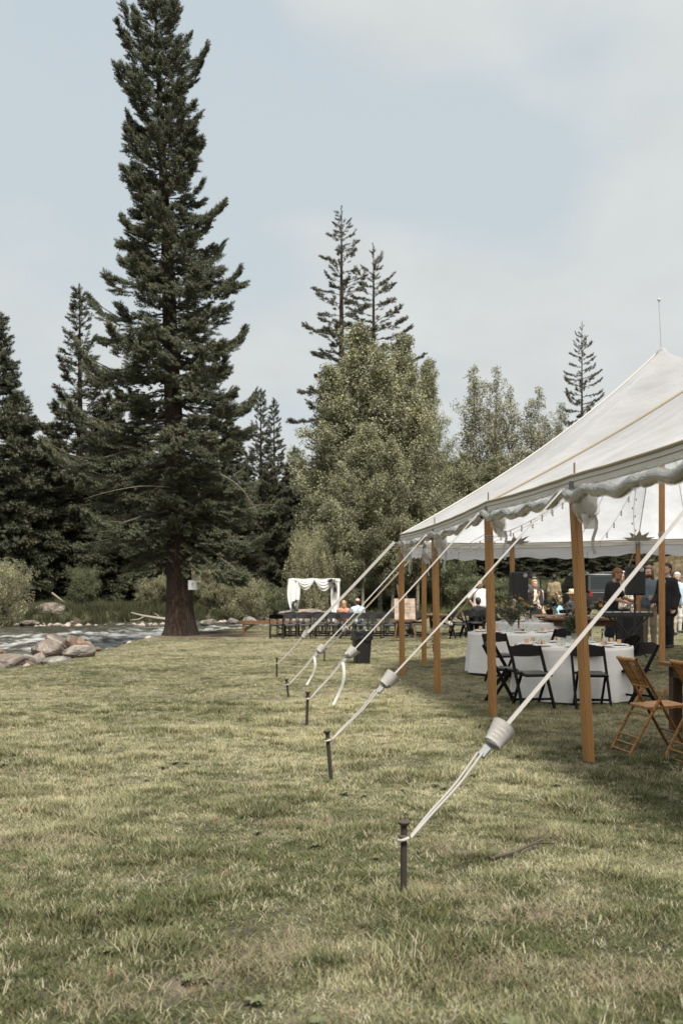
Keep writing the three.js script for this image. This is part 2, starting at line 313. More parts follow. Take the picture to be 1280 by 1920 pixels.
// ---------------------------------------------------------------- trees
const barkTex = tex(256, 512, (u, v) => { const r = Math.abs(fbm(u * 14, v * 3.2, 2, 4)), c = fbm(u * 40, v * 18, 5, 3); const k = 0.55 + r * 1.3 + c * 0.5; return [118 * k, 98 * k, 80 * k]; }, true);
const barkBump = tex(256, 512, (u, v) => grey(60 + Math.abs(fbm(u * 14, v * 3.2, 2, 4)) * 480 + fbm(u * 40, v * 18, 5, 3) * 60), false);
const aspenTex = tex(128, 256, (u, v) => { const s = fbm(u * 5, v * 26, 3, 4), k = s > 0.16 ? 0.4 : 1; const b = 1 + fbm(u * 9, v * 6, 8, 3) * 0.5; return [150 * k * b, 143 * k * b, 122 * k * b]; }, true);
barkTex.repeat.set(0.6, 0.5); barkBump.repeat.set(0.6, 0.5); aspenTex.repeat.set(1, 0.4);
const bark = mat(0.42, 0.37, 0.32, 0.95, { map: barkTex, bumpMap: barkBump, bumpScale: 0.05 });
const twigMat = mat(0.10, 0.075, 0.055, 0.95);
const paleTwig = mat(0.24, 0.20, 0.16, 0.95);
const aspenBark = mat(0.8, 0.8, 0.8, 0.9, { map: aspenTex });
const needleMat = mat(1, 1, 1, 0.75);
const leafMat = phys(1, 1, 1, 0.6, { transmission: 0.2, thickness: 0, specularIntensity: 0.6 });

// a spray of needles one unit long, pointing along +z
function sprayGeo(twigs, needles, nl, nw) {
  const pos = [], idx = [];
  const tri = (a, b, c) => { const o = pos.length / 3; pos.push(...a.toArray(), ...b.toArray(), ...c.toArray()); idx.push(o, o + 1, o + 2); };
  const lines = [[V(0, 0, 0), V(0, 0.06, 1)]];
  for (let k = 0; k < twigs; k++) { const s = k % 2 ? 1 : -1, z = 0.15 + 0.65 * k / twigs; lines.push([V(0, 0.03, z), V(s * rr(0.22, 0.38) * (1.1 - z * 0.5), rr(-0.05, 0.14), z + rr(0.22, 0.36))]); }
  for (const [a, b] of lines) {
    const ax = b.clone().sub(a).normalize(), n = Math.round(needles * (0.4 + a.distanceTo(b)));
    for (let k = 0; k < n; k++) {
      const p = a.clone().lerp(b, (k + rnd()) / n), ph = rr(0, 6.283), side = V(Math.cos(ph), Math.sin(ph), 0).addScaledVector(ax, -ax.dot(V(Math.cos(ph), Math.sin(ph), 0))).normalize();
      const tip = p.clone().addScaledVector(side, nl * 0.8).addScaledVector(ax, nl * 0.62), w = ax.clone().cross(side).multiplyScalar(nw * 0.5).addScaledVector(ax, nw * 0.4);
      tri(p.clone().add(w), p.clone().sub(w), tip);
    }
  }
  const g = new THREE.BufferGeometry(); g.setAttribute('position', new THREE.Float32BufferAttribute(pos, 3)); g.setIndex(idx); g.computeVertexNormals(); return g;
}
const sprayFine = sprayGeo(6, 26, 0.17, 0.04), sprayCoarse = sprayGeo(5, 13, 0.2, 0.075);
const _m = new THREE.Matrix4();
function orient(p, dir, s, roll = 0, sy = s) {
  const z = dir.clone().normalize(); let x = V(0, 1, 0).cross(z); if (x.lengthSq() < 1e-4) x = V(1, 0, 0); x.normalize(); const y = z.clone().cross(x);
  if (roll) { const c = Math.cos(roll), n = Math.sin(roll), x2 = x.clone().multiplyScalar(c).addScaledVector(y, n); y.multiplyScalar(c).addScaledVector(x, -n); x.copy(x2); }
  return new THREE.Matrix4().makeBasis(x.multiplyScalar(s), y.multiplyScalar(sy), z.multiplyScalar(s)).setPosition(p);
}
function instanced(name, geo, m, list, parent) {
  const im = new THREE.InstancedMesh(geo, m, list.length); im.name = name; im.userData.kind = 'stuff';
  list.forEach(([mm, c], i) => { im.setMatrixAt(i, mm); im.setColorAt(i, new THREE.Color().setRGB(c[0], c[1], c[2])); });
  parent.add(shadows(im)); return im;
}
let treeCopies = 0;
// o: h height, r crown radius, base where the crown starts (share of h), n branches, fine, prof(t), droop, lift, gaps, tint
function conifer(root, o) {
  const { h, r, base = 0.1, n = 90, size = 0.5, prof, droop = 0.35, lift = 0.3, per = 9, tint = [0.036, 0.046, 0.024], trunkR = h * 0.018, lean = 0, width = 0.3, geo = sprayCoarse, irregular = 0.35, flare = 1.5, bareTips = 0 } = o;
  const cx = (y) => lean * Math.pow(y / h, 1.3);
  // trunk with root flare
  part('trunk', grid(18, 26, (u, v) => {
    const y = v * v * h * 0.985, a = u * Math.PI * 2, t = y / h, fl = 1 + (flare - 1) * Math.exp(-y / (trunkR * 1.2)) * (1 + 0.45 * Math.cos(a * 5 + 1.3)), rad = trunkR * (1 - t * 0.96) * fl * (1 + 0.06 * Math.sin(a * 7 + y * 0.6));
    const p = V(cx(y) + Math.cos(a) * rad, y - 0.12, Math.sin(a) * rad); p.u = u * 6.28 * trunkR; p.v = y; return p;
  }), o.barkMat || bark, root);
  const limbs = [], list = []; seed = o.seed || 4242;
  for (let i = 0; i < n; i++) {
    const t = clamp((i + rnd()) / n, 0, 1), y0 = h * (base + (0.985 - base) * Math.pow(t, o.pow || 0.9)), tt = (y0 / h - base) / (1 - base), az = i * 2.39996 + rr(-0.5, 0.5);
    let L = r * prof(tt, az) * (1 - irregular + 2 * irregular * rnd());
    if (o.sky && rnd() < o.sky) continue;
    L = Math.max(L, 0.12);
    const dir = V(Math.cos(az), 0, Math.sin(az)), lat = V(-Math.sin(az), 0, Math.cos(az)), dr = droop * (1 - 0.75 * tt) * rr(0.6, 1.4), li = lift * rr(0.5, 1.5), rise = lerp(-0.05, 0.55, tt * tt) + rr(-0.08, 0.08);
    const bend = rr(-0.25, 0.25);
    const P = (s) => V(cx(y0), y0, 0).addScaledVector(dir, L * s * (1 - 0.08 * s)).addScaledVector(lat, L * bend * s * s).add(V(0, L * (rise * s - dr * s * s * 1.5 + li * s * s * s * s), 0));
    limbs.push(tube([P(0), P(0.33), P(0.66), P(1)], Math.max(0.008, 0.012 * L + 0.004), 4, 5, false, (s) => 1.15 - s * 0.95));
    const m = Math.max(3, Math.round(per * L * (o.dens ? o.dens(tt) : 1)));
    for (let k = 0; k < m; k++) {
      const s = lerp(o.inner ?? 0.18, 1 - bareTips, Math.sqrt((k + rnd()) / m)), w = width * L * Math.sin(Math.PI * Math.min(1, Math.pow(s, 0.8))) + 0.05, off = rr(-1, 1), p = P(s).addScaledVector(lat, off * w).add(V(0, rr(-0.10, 0.05) * Math.min(1.2, L) - Math.abs(off) * w * (o.hang ?? 0.25), 0));
      const fw = P(Math.min(1, s + 0.06)).sub(P(s - 0.04)).normalize().addScaledVector(lat, off * 0.9 + rr(-0.3, 0.3)).add(V(0, rr(-0.3, 0.35), 0));
      const sz = size * rr(0.65, 1.25) * (0.6 + 0.4 * Math.min(1, L / r + 0.35)), b = rr(0.7, 1.35), warm = rnd() < (o.brown || 0.012);
      const c = warm ? [tint[0] * 1.5, tint[1] * 1.15, tint[2] * 0.95] : [tint[0] * b * rr(0.9, 1.15), tint[1] * b, tint[2] * b * rr(0.85, 1.2)];
      list.push([orient(p, fw, sz, rr(-0.6, 0.6), sz * 1.25), c]);
    }
  }
  // leader
  for (let k = 0; k < 5; k++) list.push([orient(V(cx(h * 0.975), h * (0.965 + k * 0.008), 0), V(rr(-0.25, 0.25), 1, rr(-0.25, 0.25)), size * 0.8, rr(0, 3)), tint]);
  part('limbs', limbs, o.twig || twigMat, root);
  instanced('crown', geo, needleMat, list, root);
  treeCopies += list.length;
  return root;
}
const GROUP_F = 'spruces across the river', GROUP_A = 'aspens of the grove behind the ceremony seats';
// --- the big spruce on the river bank
{
  const p = ground(338, 36);
  const root = thing('spruce_tree', 'tallest spruce with a thick trunk and a white notice, on the lawn by the river', 'tree', p);
  const prof = (t, az) => {
    const k = pl([[0, 0.66], [0.04, 0.85], [0.13, 1.0], [0.26, 0.94], [0.38, 0.82], [0.47, 0.74], [0.58, 0.60], [0.70, 0.46], [0.78, 0.45], [0.89, 0.34], [0.94, 0.22], [1, 0.05]], t);
    return k * (1 + 0.10 * Math.sin(az * 2 + t * 17) + 0.16 * Math.sin(t * 55 + az)) * (Math.cos(az) < -0.3 && t < 0.35 ? 1.18 : 1);
  };
  conifer(root, { h: 23.6, r: 2.62, base: 0.122, n: 310, size: 0.30, per: 36, prof, droop: 0.34, lift: 0.36, trunkR: 0.47, lean: -0.95, width: 0.3, geo: sprayFine, irregular: 0.44, tint: [0.088, 0.097, 0.052], flare: 1.6, brown: 0.015, pow: 0.95, inner: 0.08, sky: 0.08, seed: 99, hang: 0.35 });
  // bare dead boughs low on the trunk
  const dead = (pts, r) => tube(pts.map((q) => V(q[0], q[1], q[2])), r, 5, 24, false, (s) => 1.2 - s);
  part('dead_bough', dead([[0.2, 5.6, 0.4], [1.3, 5.75, 1.2], [2.3, 5.2, 1.7], [3.0, 4.2, 2.0]], 0.018), paleTwig, root);
  part('dead_bough', dead([[-0.3, 5.3, 0.4], [-1.2, 5.2, 1.6], [-2.3, 4.9, 2.2], [-2.9, 4.7, 2.3]], 0.015), paleTwig, root);
}
// --- conifers of the far bank and the valley floor: two prototypes of each habit, then copies
const darkProf = (t) => pl([[0, 0.85], [0.15, 1], [0.4, 0.76], [0.7, 0.4], [0.9, 0.15], [1, 0.03]], t);
const spireProf = (t) => pl([[0, 0.9], [0.2, 1], [0.45, 0.72], [0.65, 0.42], [0.85, 0.2], [1, 0.03]], t);
const protos = {};
const conKinds = {
  dense: { h: 20, r: 3.6, base: 0.04, n: 150, size: 0.95, per: 8.5, prof: darkProf, droop: 0.3, lift: 0.22, tint: [0.0450, 0.0499, 0.0232], irregular: 0.22 },
  dense2: { h: 20, r: 3.1, base: 0.04, n: 140, size: 0.95, per: 9, prof: spireProf, droop: 0.34, lift: 0.2, tint: [0.0520, 0.0572, 0.0267], irregular: 0.3 },
  spire: { h: 24, r: 3.4, base: 0.05, n: 170, size: 0.72, per: 8, prof: spireProf, droop: 0.34, lift: 0.3, tint: [0.0540, 0.0572, 0.0275], irregular: 0.35, dens: (t) => lerp(1.3, 0.55, sstep(0.4, 0.7, t)), width: 0.2 },
  thin: { h: 32, r: 5.0, base: 0.12, n: 120, size: 0.46, per: 9, prof: (t) => pl([[0, 1], [0.3, 0.95], [0.55, 0.74], [0.75, 0.42], [0.9, 0.2], [1, 0.03]], t), droop: 0.24, lift: 0.14, tint: [0.08, 0.078, 0.045], irregular: 0.34, width: 0.09, bareTips: 0.0, inner: 0.03, twig: mat(0.1, 0.085, 0.06, 0.95), sky: 0.1 },
  thin2: { h: 28, r: 4.6, base: 0.12, n: 108, size: 0.46, per: 9, prof: (t) => pl([[0, 1], [0.4, 0.95], [0.65, 0.7], [0.82, 0.42], [0.93, 0.2], [1, 0.03]], t), droop: 0.28, lift: 0.16, tint: [0.082, 0.078, 0.046], irregular: 0.4, width: 0.1, inner: 0.03, twig: mat(0.1, 0.085, 0.06, 0.95), sky: 0.12 },
};
function placeConifer(kind, px, topY, d, label, group, turn = rnd() * 6.28, wide = 1, tilt = 0) {
  const p = ground(px, d), h = EYE - (topY - HORIZON) / FOC * d - p.y, o = conKinds[kind];
  let t;
  if (!protos[kind]) { t = protos[kind] = thing(kind.startsWith('thin') ? 'pine_tree' : 'spruce_tree', label, 'tree', p, turn, group); conifer(t, o); }
  else t = copyOf(protos[kind], label, p, turn, group);
  if (group) t.userData.group = group; else delete t.userData.group;
  const s = h / o.h; t.scale.set(s * wide, s, s * wide);
  treeCopies += 0; return t;
}
placeConifer('spire', 150, 545, 74, 'slender spruce spire just left of the tallest spruce', GROUP_F, 1, 1.15);
placeConifer('dense', -14, 585, 70, 'dark spruce cut off by the left edge of the picture', GROUP_F, 2, 1.1);
placeConifer('dense2', 42, 745, 77, 'short dark spruce between the edge spruce and the spire', GROUP_F, 3, 1.2);
placeConifer('dense2', 100, 800, 82, 'half hidden spruce left of the slender spire', GROUP_F, 0.4, 1.25);
placeConifer('dense', 205, 745, 76, 'dark spruce behind the left flank of the tallest spruce', GROUP_F, 4.2, 1.2);
placeConifer('dense', 262, 800, 80, 'spruce hidden behind the trunk side of the tallest spruce', GROUP_F, 5.2, 1.2);
placeConifer('dense2', 322, 790, 84, 'spruce straight behind the tallest spruce', GROUP_F, 1.7, 1.3);
placeConifer('dense', 385, 830, 82, 'spruce filling in behind the right flank of the tallest spruce', GROUP_F, 0.9, 1.2);
placeConifer('dense2', 436, 800, 86, 'grey green spruce right of the tallest spruce, partly behind it', GROUP_F, 2.9, 1.2);
placeConifer('spire', 489, 735, 74, 'pointed dark spruce with a bare leader, left of the grove', GROUP_F, 3.9, 0.95);
placeConifer('spire', 514, 752, 77, 'twin of the pointed spruce, just right of it', GROUP_F, 5.0, 0.9);
placeConifer('dense2', 552, 845, 82, 'low spruce between the pointed spruces and the grove', GROUP_F, 2.2, 1.2);
placeConifer('dense', 585, 880, 90, 'dark spruce behind the left edge of the grove', GROUP_F, 0.2, 1.2);
placeConifer('dense', 10, 900, 86, 'low dark spruce at the far left beyond the willow', GROUP_F, 0.7, 1.5);
placeConifer('dense2', 128, 905, 90, 'low dark spruce beyond the far bank boulders', GROUP_F, 2.7, 1.5);
placeConifer('dense2', 70, 960, 72, 'small dark spruce behind the left willow', GROUP_F, 1.1, 1.4);
placeConifer('dense', 175, 930, 73, 'small dark spruce behind the far bank grasses', GROUP_F, 3.1, 1.3);
placeConifer('dense', 290, 960, 78, 'small dark spruce behind the driftwood', GROUP_F, 3.6, 1.3);
placeConifer('dense2', 232, 940, 84, 'dark spruce deep behind the driftwood', GROUP_F, 1.3, 1.4);
placeConifer('thin', 640, 390, 86, 'highest thin pine rising behind the grove', null, 0.3, 0.98);
placeConifer('thin2', 700, 462, 90, 'shorter thin pine right beside the highest one', null, 1.9, 0.95);
placeConifer('thin', 594, 760, 92, 'thin pine showing left of the grove', null, 2.9, 0.85);
placeConifer('thin2', 1090, 606, 96, 'lone thin pine above the tent roof', null, 4.0, 0.62);
const ORD = ['first', 'second', 'third', 'fourth', 'fifth', 'sixth', 'seventh', 'eighth', 'ninth', 'tenth', 'eleventh', 'twelfth', 'thirteenth', 'fourteenth', 'fifteenth'];
const GB = 'dark spruces behind the tent';
[[690, 900, 88], [760, 890, 92], [838, 868, 88], [872, 905, 80], [905, 900, 92], [948, 915, 84], [985, 900, 92], [1030, 905, 86], [1072, 880, 92], [1115, 900, 84], [1158, 880, 90], [1205, 890, 82], [1250, 870, 88], [1300, 860, 84], [640, 930, 92]].sort((a, b) => a[0] - b[0]).forEach(([px, y, d], i) => placeConifer(i % 2 ? 'dense' : 'dense2', px, y, d, ORD[i] + ' dark spruce from the left in the row behind the tent', GB, i * 1.7, 1.45));

const GU = 'low dark spruces seen under the tent roof';
[[862, 985, 66], [898, 960, 64], [934, 990, 66], [968, 965, 63], [1004, 985, 66], [1040, 960, 64], [1078, 980, 67], [1112, 955, 66], [1150, 975, 70], [1186, 950, 72]].forEach(([px, y, d], i) => placeConifer(i % 2 ? 'dense' : 'dense2', px, y, d, ORD[i] + ' low dark spruce from the left, seen under the tent roof', GU, i * 2.3, 1.6));

// --- broad-leaved trees
function leafCluster(n, rad, size, narrow = 0.7) {
  const pos = [], idx = [];
  for (let k = 0; k < n; k++) {
    const c = V(rr(-1, 1), rr(-1, 1), rr(-1, 1)); if (c.length() > 1) { k--; continue; } c.multiplyScalar(rad);
    const a = V(rr(-1, 1), rr(-1, 1), rr(-1, 1)).normalize(), b = V(rr(-1, 1), rr(-1, 1), rr(-1, 1)).cross(a).normalize(), s = size * rr(0.7, 1.3), o = pos.length / 3;
    for (const [i, j] of [[-0.5, 0], [0, -0.5 * narrow], [0.5, 0], [0, 0.5 * narrow]]) { const p = c.clone().addScaledVector(a, i * s).addScaledVector(b, j * s); pos.push(p.x, p.y, p.z); }
    idx.push(o, o + 1, o + 2, o, o + 2, o + 3);
  }
  const g = new THREE.BufferGeometry(); g.setAttribute('position', new THREE.Float32BufferAttribute(pos, 3)); g.setIndex(idx); g.computeVertexNormals(); return g;
}
const aspenLeaves = leafCluster(24, 0.30, 0.085, 0.8), willowLeaves = leafCluster(26, 0.22, 0.10, 0.36);
function broadleaf(root, o) {
  const { h, r, base = 0.2, limbsN = 70, per = 60, tint, geo = aspenLeaves, trunkR = 0.11, stems = 1, size = 1, asc = 1.1, prof } = o;
  const wood = [], list = [], limbs = []; seed = o.seed || 777;
  for (let s = 0; s < stems; s++) {
    const bx = stems > 1 ? rr(-0.5, 0.5) * r * 0.7 : 0, bz = stems > 1 ? rr(-0.5, 0.5) * r * 0.7 : 0, hh = h * (s ? rr(0.78, 0.97) : 1), ph = rr(0, 6), sw = rr(0.1, 0.35);
    const T = (t) => V(bx + Math.sin(ph + t * 3) * sw * t * 1.5 + bx * 0.35 * t, hh * t, bz + Math.cos(ph + t * 2.5) * sw * t + bz * 0.35 * t);
    wood.push(tube([0, 0.2, 0.4, 0.6, 0.8, 1].map(T), trunkR * (s ? 0.8 : 1), 7, 18, false, (t) => 1.15 - t * 1.08));
    const nl = Math.round(limbsN / stems);
    for (let i = 0; i < nl; i++) {
      const t = lerp(base, 0.99, Math.pow((i + rnd()) / nl, 0.85)), tt = (t - base) / (1 - base), az = i * 2.4 + rr(-0.6, 0.6), L = r * (prof ? prof(tt) : Math.sin(Math.PI * Math.pow(0.12 + 0.86 * tt, 0.75)) * 0.95 + 0.06) * rr(0.4, 1.3) / (stems > 1 ? 1.25 : 1);
      const a = T(t), dir = V(Math.cos(az), asc * rr(0.5, 1.2), Math.sin(az)), e = a.clone().addScaledVector(dir, L * 0.8), mid = a.clone().lerp(e, 0.5).add(V(0, -0.1 * L, 0));
      limbs.push(tube([a, mid, e], Math.max(0.012, 0.014 * L), 4, 4, false, (s2) => 1.1 - s2 * 0.9));
      const m = Math.max(4, Math.round(per * L / r * (o.dens ? o.dens(tt) : 1))), cl = rr(0.75, 1.25);
      for (let k = 0; k < m; k++) {
        const q = Math.pow(rnd(), 0.6), p = a.clone().lerp(mid, Math.min(1, q * 2)).lerp(e, Math.max(0, q * 2 - 1)), sp = (0.10 + 0.19 * q) * Math.min(L, 1.7);
        p.add(V(rr(-1, 1) * sp, rr(-0.8, 0.8) * sp, rr(-1, 1) * sp));
        const b = cl * rr(0.6, 1.4); const e2 = new THREE.Euler(rr(0, 6), rr(0, 6), rr(0, 6)), s2 = size * rr(0.7, 1.25);
        list.push([new THREE.Matrix4().makeRotationFromEuler(e2).scale(V(s2, s2, s2)).setPosition(p), [tint[0] * b, tint[1] * b, tint[2] * b * rr(0.85, 1.15)]]);
      }
    }
  }
  for (const st of wood) part('trunk', st, o.bark || aspenBark, root); part('limbs', limbs, o.twig || paleTwig, root);
  instanced('crown', geo, leafMat, list, root); treeCopies += list.length;
}
const aspProf = (t) => (t < 0.3 ? 0.62 + 1.25 * t : Math.pow((1 - t) / 0.7, 0.75)) + 0.06;
const leafKinds = {
  aspen: { h: 16, r: 2.15, prof: aspProf, base: 0.16, limbsN: 104, per: 70, tint: [0.235, 0.235, 0.138], asc: 1.9 },
  aspen2: { h: 15, r: 1.85, prof: aspProf, base: 0.12, limbsN: 96, per: 64, tint: [0.255, 0.252, 0.152], asc: 2.2 },
  airy: { h: 14, r: 1.9, base: 0.18, limbsN: 84, per: 24, tint: [0.25, 0.24, 0.15], asc: 1.9, stems: 3, trunkR: 0.09, twig: twigMat },
  willow: { h: 3, r: 1.9, base: 0.03, limbsN: 130, per: 30, tint: [0.27, 0.26, 0.15], asc: 0.8, stems: 7, trunkR: 0.03, geo: willowLeaves, size: 0.85, bark: twigMat, prof: (t) => 0.5 + 0.55 * Math.sin(Math.PI * (0.1 + 0.8 * t)) },
  shrub: { h: 2.4, r: 1.3, base: 0.05, limbsN: 70, per: 26, tint: [0.13, 0.14, 0.07], asc: 0.9, stems: 5, trunkR: 0.022, geo: willowLeaves, size: 0.85, bark: twigMat, prof: (t) => 0.5 + 0.5 * Math.sin(Math.PI * (0.1 + 0.8 * t)) },
};
const leafProtos = {};
function placeLeafy(kind, name, px, topY, d, label, category, group, turn = rnd() * 6.28, wide = 1, dy = 0) {
  const p = ground(px, d, dy), h = EYE - (topY - HORIZON) / FOC * d - p.y, o = leafKinds[kind]; let t;
  if (!leafProtos[kind]) { t = leafProtos[kind] = thing(name, label, category, p, turn, group); broadleaf(t, o); }
  else { t = copyOf(leafProtos[kind], label, p, turn, group); t.name = numbered(name); }
  tag(t, label, category); if (group) t.userData.group = group; else delete t.userData.group;
  const s = h / o.h; t.scale.set(s * wide, s, s * wide); return t;
}
placeLeafy('aspen', 'aspen_tree', 668, 612, 62, 'tallest pale green aspen at the crown of the grove', 'tree', GROUP_A, 0.3, 1.05);
placeLeafy('aspen2', 'aspen_tree', 752, 632, 63, 'aspen just right of the tallest one in the grove', 'tree', GROUP_A, 1.3, 1.0);
placeLeafy('aspen', 'aspen_tree', 622, 690, 60, 'aspen on the left edge of the grove', 'tree', GROUP_A, 2.3, 1.1);
placeLeafy('aspen2', 'aspen_tree', 712, 665, 60, 'aspen between the two tallest aspens', 'tree', GROUP_A, 4.0, 1.15);
placeLeafy('aspen', 'aspen_tree', 802, 680, 66, 'aspen on the right edge of the grove', 'tree', GROUP_A, 5.0, 0.8);
placeLeafy('aspen2', 'aspen_tree', 782, 745, 60, 'lower aspen in front of the right edge of the grove', 'tree', GROUP_A, 2.8, 1.1);
placeLeafy('aspen', 'aspen_tree', 680, 800, 57, 'low bright aspen at the front of the grove', 'tree', GROUP_A, 0.9, 1.25);
placeLeafy('aspen2', 'aspen_tree', 735, 830, 58, 'low leafy aspen behind the corner tent pole', 'tree', GROUP_A, 3.4, 1.2);
placeLeafy('aspen', 'aspen_tree', 826, 850, 62, 'low aspen at the right foot of the grove', 'tree', GROUP_A, 1.8, 1.0);
placeLeafy('aspen2', 'aspen_tree', 640, 870, 56, 'young aspen behind the ceremony arch', 'tree', GROUP_A, 5.6, 1.1);
placeLeafy('willow', 'willow_bush', 588, 1015, 56, 'pale willow bush on the left foot of the grove', 'bush', null, 1.0, 0.40);
const GR = 'airy aspens beyond the tent';
placeLeafy('airy', 'aspen_tree', 900, 678, 74, 'airy many stemmed aspen, tallest of those above the tent roof', 'tree', GR, 0.5, 1.0);
placeLeafy('airy', 'aspen_tree', 946, 690, 76, 'airy aspen right of the tallest one above the tent roof', 'tree', GR, 2.5, 0.85);
placeLeafy('airy', 'aspen_tree', 988, 728, 75, 'airy aspen in the middle above the tent roof', 'tree', GR, 4.1, 1.0);
placeLeafy('airy', 'aspen_tree', 1030, 752, 76, 'airy aspen close to the lone thin pine', 'tree', GR, 5.3, 1.05);
placeLeafy('airy', 'aspen_tree', 1066, 790, 78, 'short airy aspen under the lone thin pine', 'tree', GR, 1.1, 1.1);
placeLeafy('aspen2', 'aspen_tree', 868, 850, 66, 'leafy aspen between the grove and the airy aspens', 'tree', GR, 1.9, 1.15);
placeLeafy('aspen', 'aspen_tree', 925, 860, 68, 'leafy aspen low behind the tent roof edge', 'tree', GR, 3.9, 1.2);
placeLeafy('aspen2', 'aspen_tree', 990, 850, 70, 'leafy aspen low in the middle behind the tent roof', 'tree', GR, 0.2, 1.3);
placeLeafy('aspen', 'aspen_tree', 1048, 840, 70, 'leafy aspen low behind the tent roof, farthest right', 'tree', GR, 5.2, 1.2);
// willows and shrubs along the water
placeLeafy('willow', 'willow_bush', 0, 1068, 57, 'big pale willow bush at the left edge over the water', 'bush', null, 0.4, 0.68, -0.3);
placeLeafy('shrub', 'shrub', 160, 1072, 66, 'dark green shrub on the far bank beside the boulders', 'bush', null, 2.4, 0.75);
placeLeafy('willow', 'willow_bush', 300, 1078, 69, 'pale willow bush left of the tallest spruce trunk', 'bush', null, 2.0, 0.95);
placeLeafy('willow', 'willow_bush', 402, 1066, 70, 'pale willow bush right of the notice on the trunk', 'bush', null, 3.0, 1.0);
placeLeafy('willow', 'willow_bush', 458, 1098, 69, 'rounded willow bush left of the ceremony arch', 'bush', null, 4.4, 0.95);
placeLeafy('shrub', 'shrub', 352, 1100, 71, 'grey green shrub behind the tallest spruce trunk', 'bush', null, 1.4, 1.2);
const GS = 'low shrubs under the grove';
[[515, 1112, 72], [545, 1108, 70], [572, 1120, 66], [605, 1112, 64], [640, 1108, 66], [688, 1098, 68], [728, 1094, 70], [770, 1104, 66], [805, 1090, 66]].forEach(([px, y, d], i) => placeLeafy('shrub', 'shrub', px, y, d, ORD[i] + ' low green shrub from the left under the grove', 'bush', GS, i * 1.3, 1.25));
placeLeafy('shrub', 'shrub', 850, 1030, 60, 'tall leafy shrub left of the man in the white shirt', 'bush', null, 3.3, 0.62);
const GT = 'undergrowth behind the parked cars';
[[880, 1088, 58], [918, 1094, 57], [950, 1090, 58], [988, 1092, 58], [1026, 1092, 59], [1064, 1090, 60], [1105, 1084, 62], [1150, 1078, 64], [1190, 1070, 66]].forEach(([px, y, d], i) => placeLeafy('shrub', 'shrub', px, y, d, ORD[i] + ' dark shrub from the left behind the parked cars', 'bush', GT, i * 2.1, 1.35));

// --- far hills with a thin forest on them
{
  const hill = (name, label, x0, x1, d0, d1, hf, brown) => {
    const g = grid(90, 26, (u, v) => { const x = lerp(x0, x1, u), d = lerp(d0, d1, v), p = V(x, hf(x, v) - 2, -d); p.u = x / 9; p.v = d / 9; return p; });
    tag(part(name, g, mat(...brown, 1, { map: grainTex }), scene), label, null, null, 'structure');
    const list = [], n = 2600;
    for (let i = 0; i < n; i++) { const u = rnd(), v = rnd() * 0.98, x = lerp(x0, x1, u), d = lerp(d0, d1, v); if (fbm(x * 0.02, d * 0.03, 4, 3) + rr(-0.25, 0.25) < -0.05) continue; const s = rr(5, 12), b = rr(0.7, 1.3); list.push([new THREE.Matrix4().makeScale(s * 0.3, s, s * 0.3).setPosition(x, hf(x, v) - 2, -d), [0.05 * b, 0.055 * b, 0.034 * b]]); }
    const tree = (() => { const l = []; for (let k = 0; k < 9; k++) { const y = k / 9, r = (1 - y) * 0.62 + 0.05; for (let j = 0; j < 7; j++) { const a = j * 0.9 + k * 1.3, g2 = new THREE.BufferGeometry(); const c = Math.cos(a), s = Math.sin(a), w = r * 0.5; g2.setAttribute('position', new THREE.Float32BufferAttribute([0, y + 0.16, 0, c * r - s * w, y - 0.02, s * r + c * w, c * r + s * w, y - 0.02, s * r - c * w], 3)); g2.computeVertexNormals(); l.push(g2); } } return merge(l); })();
    const im = instanced(name.replace('hill', 'forest').replace('slope', 'forest'), tree, needleMat, list, scene); tag(im, 'distant conifer forest on the ' + label, null, null, 'stuff');
  };
  hill('far_hill', 'hazy hill beyond the trees', -120, 260, 330, 560, (x, v) => (52 + 14 * fbm(x * 0.008, 1, 2, 3) * 2 - Math.abs(x - 70) * 0.06) * Math.sin(Math.min(1, v * 1.25) * Math.PI / 2), [0.12, 0.115, 0.07]);
  hill('left_slope', 'brown slope beyond the left spruces', -190, -40, 200, 340, (x, v) => (35 + 10 * fbm(x * 0.012, 5, 2, 3) * 2 - (x + 190) * 0.07) * Math.sin(Math.min(1, v * 1.3) * Math.PI / 2), [0.24, 0.18, 0.12]);
}
console.log('tree copies', treeCopies);
// ---------------------------------------------------------------- the pole tent
const woodTex = tex(256, 1024, (u, v) => {
  const g = Math.sin((u * 26 + fbm(u * 3, v * 2.2, 1, 3) * 5) * 3.1), f = fbm(u * 60, v * 2.5, 6, 3), k = 1 + g * 0.07 + f * 0.32;
  return [203 * k, 146 * k * (1 - f * 0.06), 88 * k * (1 - f * 0.12)];
}, true);
const woodBump = tex(256, 1024, (u, v) => grey(128 + fbm(u * 60, v * 2.5, 6, 3) * 120), false);
woodTex.repeat.set(3, 0.8); woodBump.repeat.set(3, 0.8);
const poleWood = mat(0.54, 0.56, 0.50, 0.62, { map: woodTex, bumpMap: woodBump, bumpScale: 0.002 });
const clothBump = tex(256, 256, (u, v) => grey(128 + fbm(u * 5, v * 5, 1, 4) * 150), false);
clothBump.repeat.set(0.6, 0.6);
const clothTex = tex(512, 512, (u, v) => { const k = 1 + fbm(u * 3, v * 3, 2, 5) * 0.16 + N3(u * 40, v * 40, 3) * 0.015; return [236 * k, 235 * k, 234 * k]; }, true);
clothTex.repeat.set(0.4, 0.4);
const canvasMat = phys(0.785, 0.79, 0.81, 0.95, { map: clothTex, transmission: 0.75, thickness: 0, bumpMap: clothBump, bumpScale: 0.02, specularIntensity: 0.3 });
const hemMat = phys(0.62, 0.60, 0.54, 0.9, { map: clothTex, transmission: 0.15, thickness: 0 });
const ropeMat = mat(0.30, 0.26, 0.19, 0.9), seamMat = mat(0.50, 0.48, 0.44, 0.9);
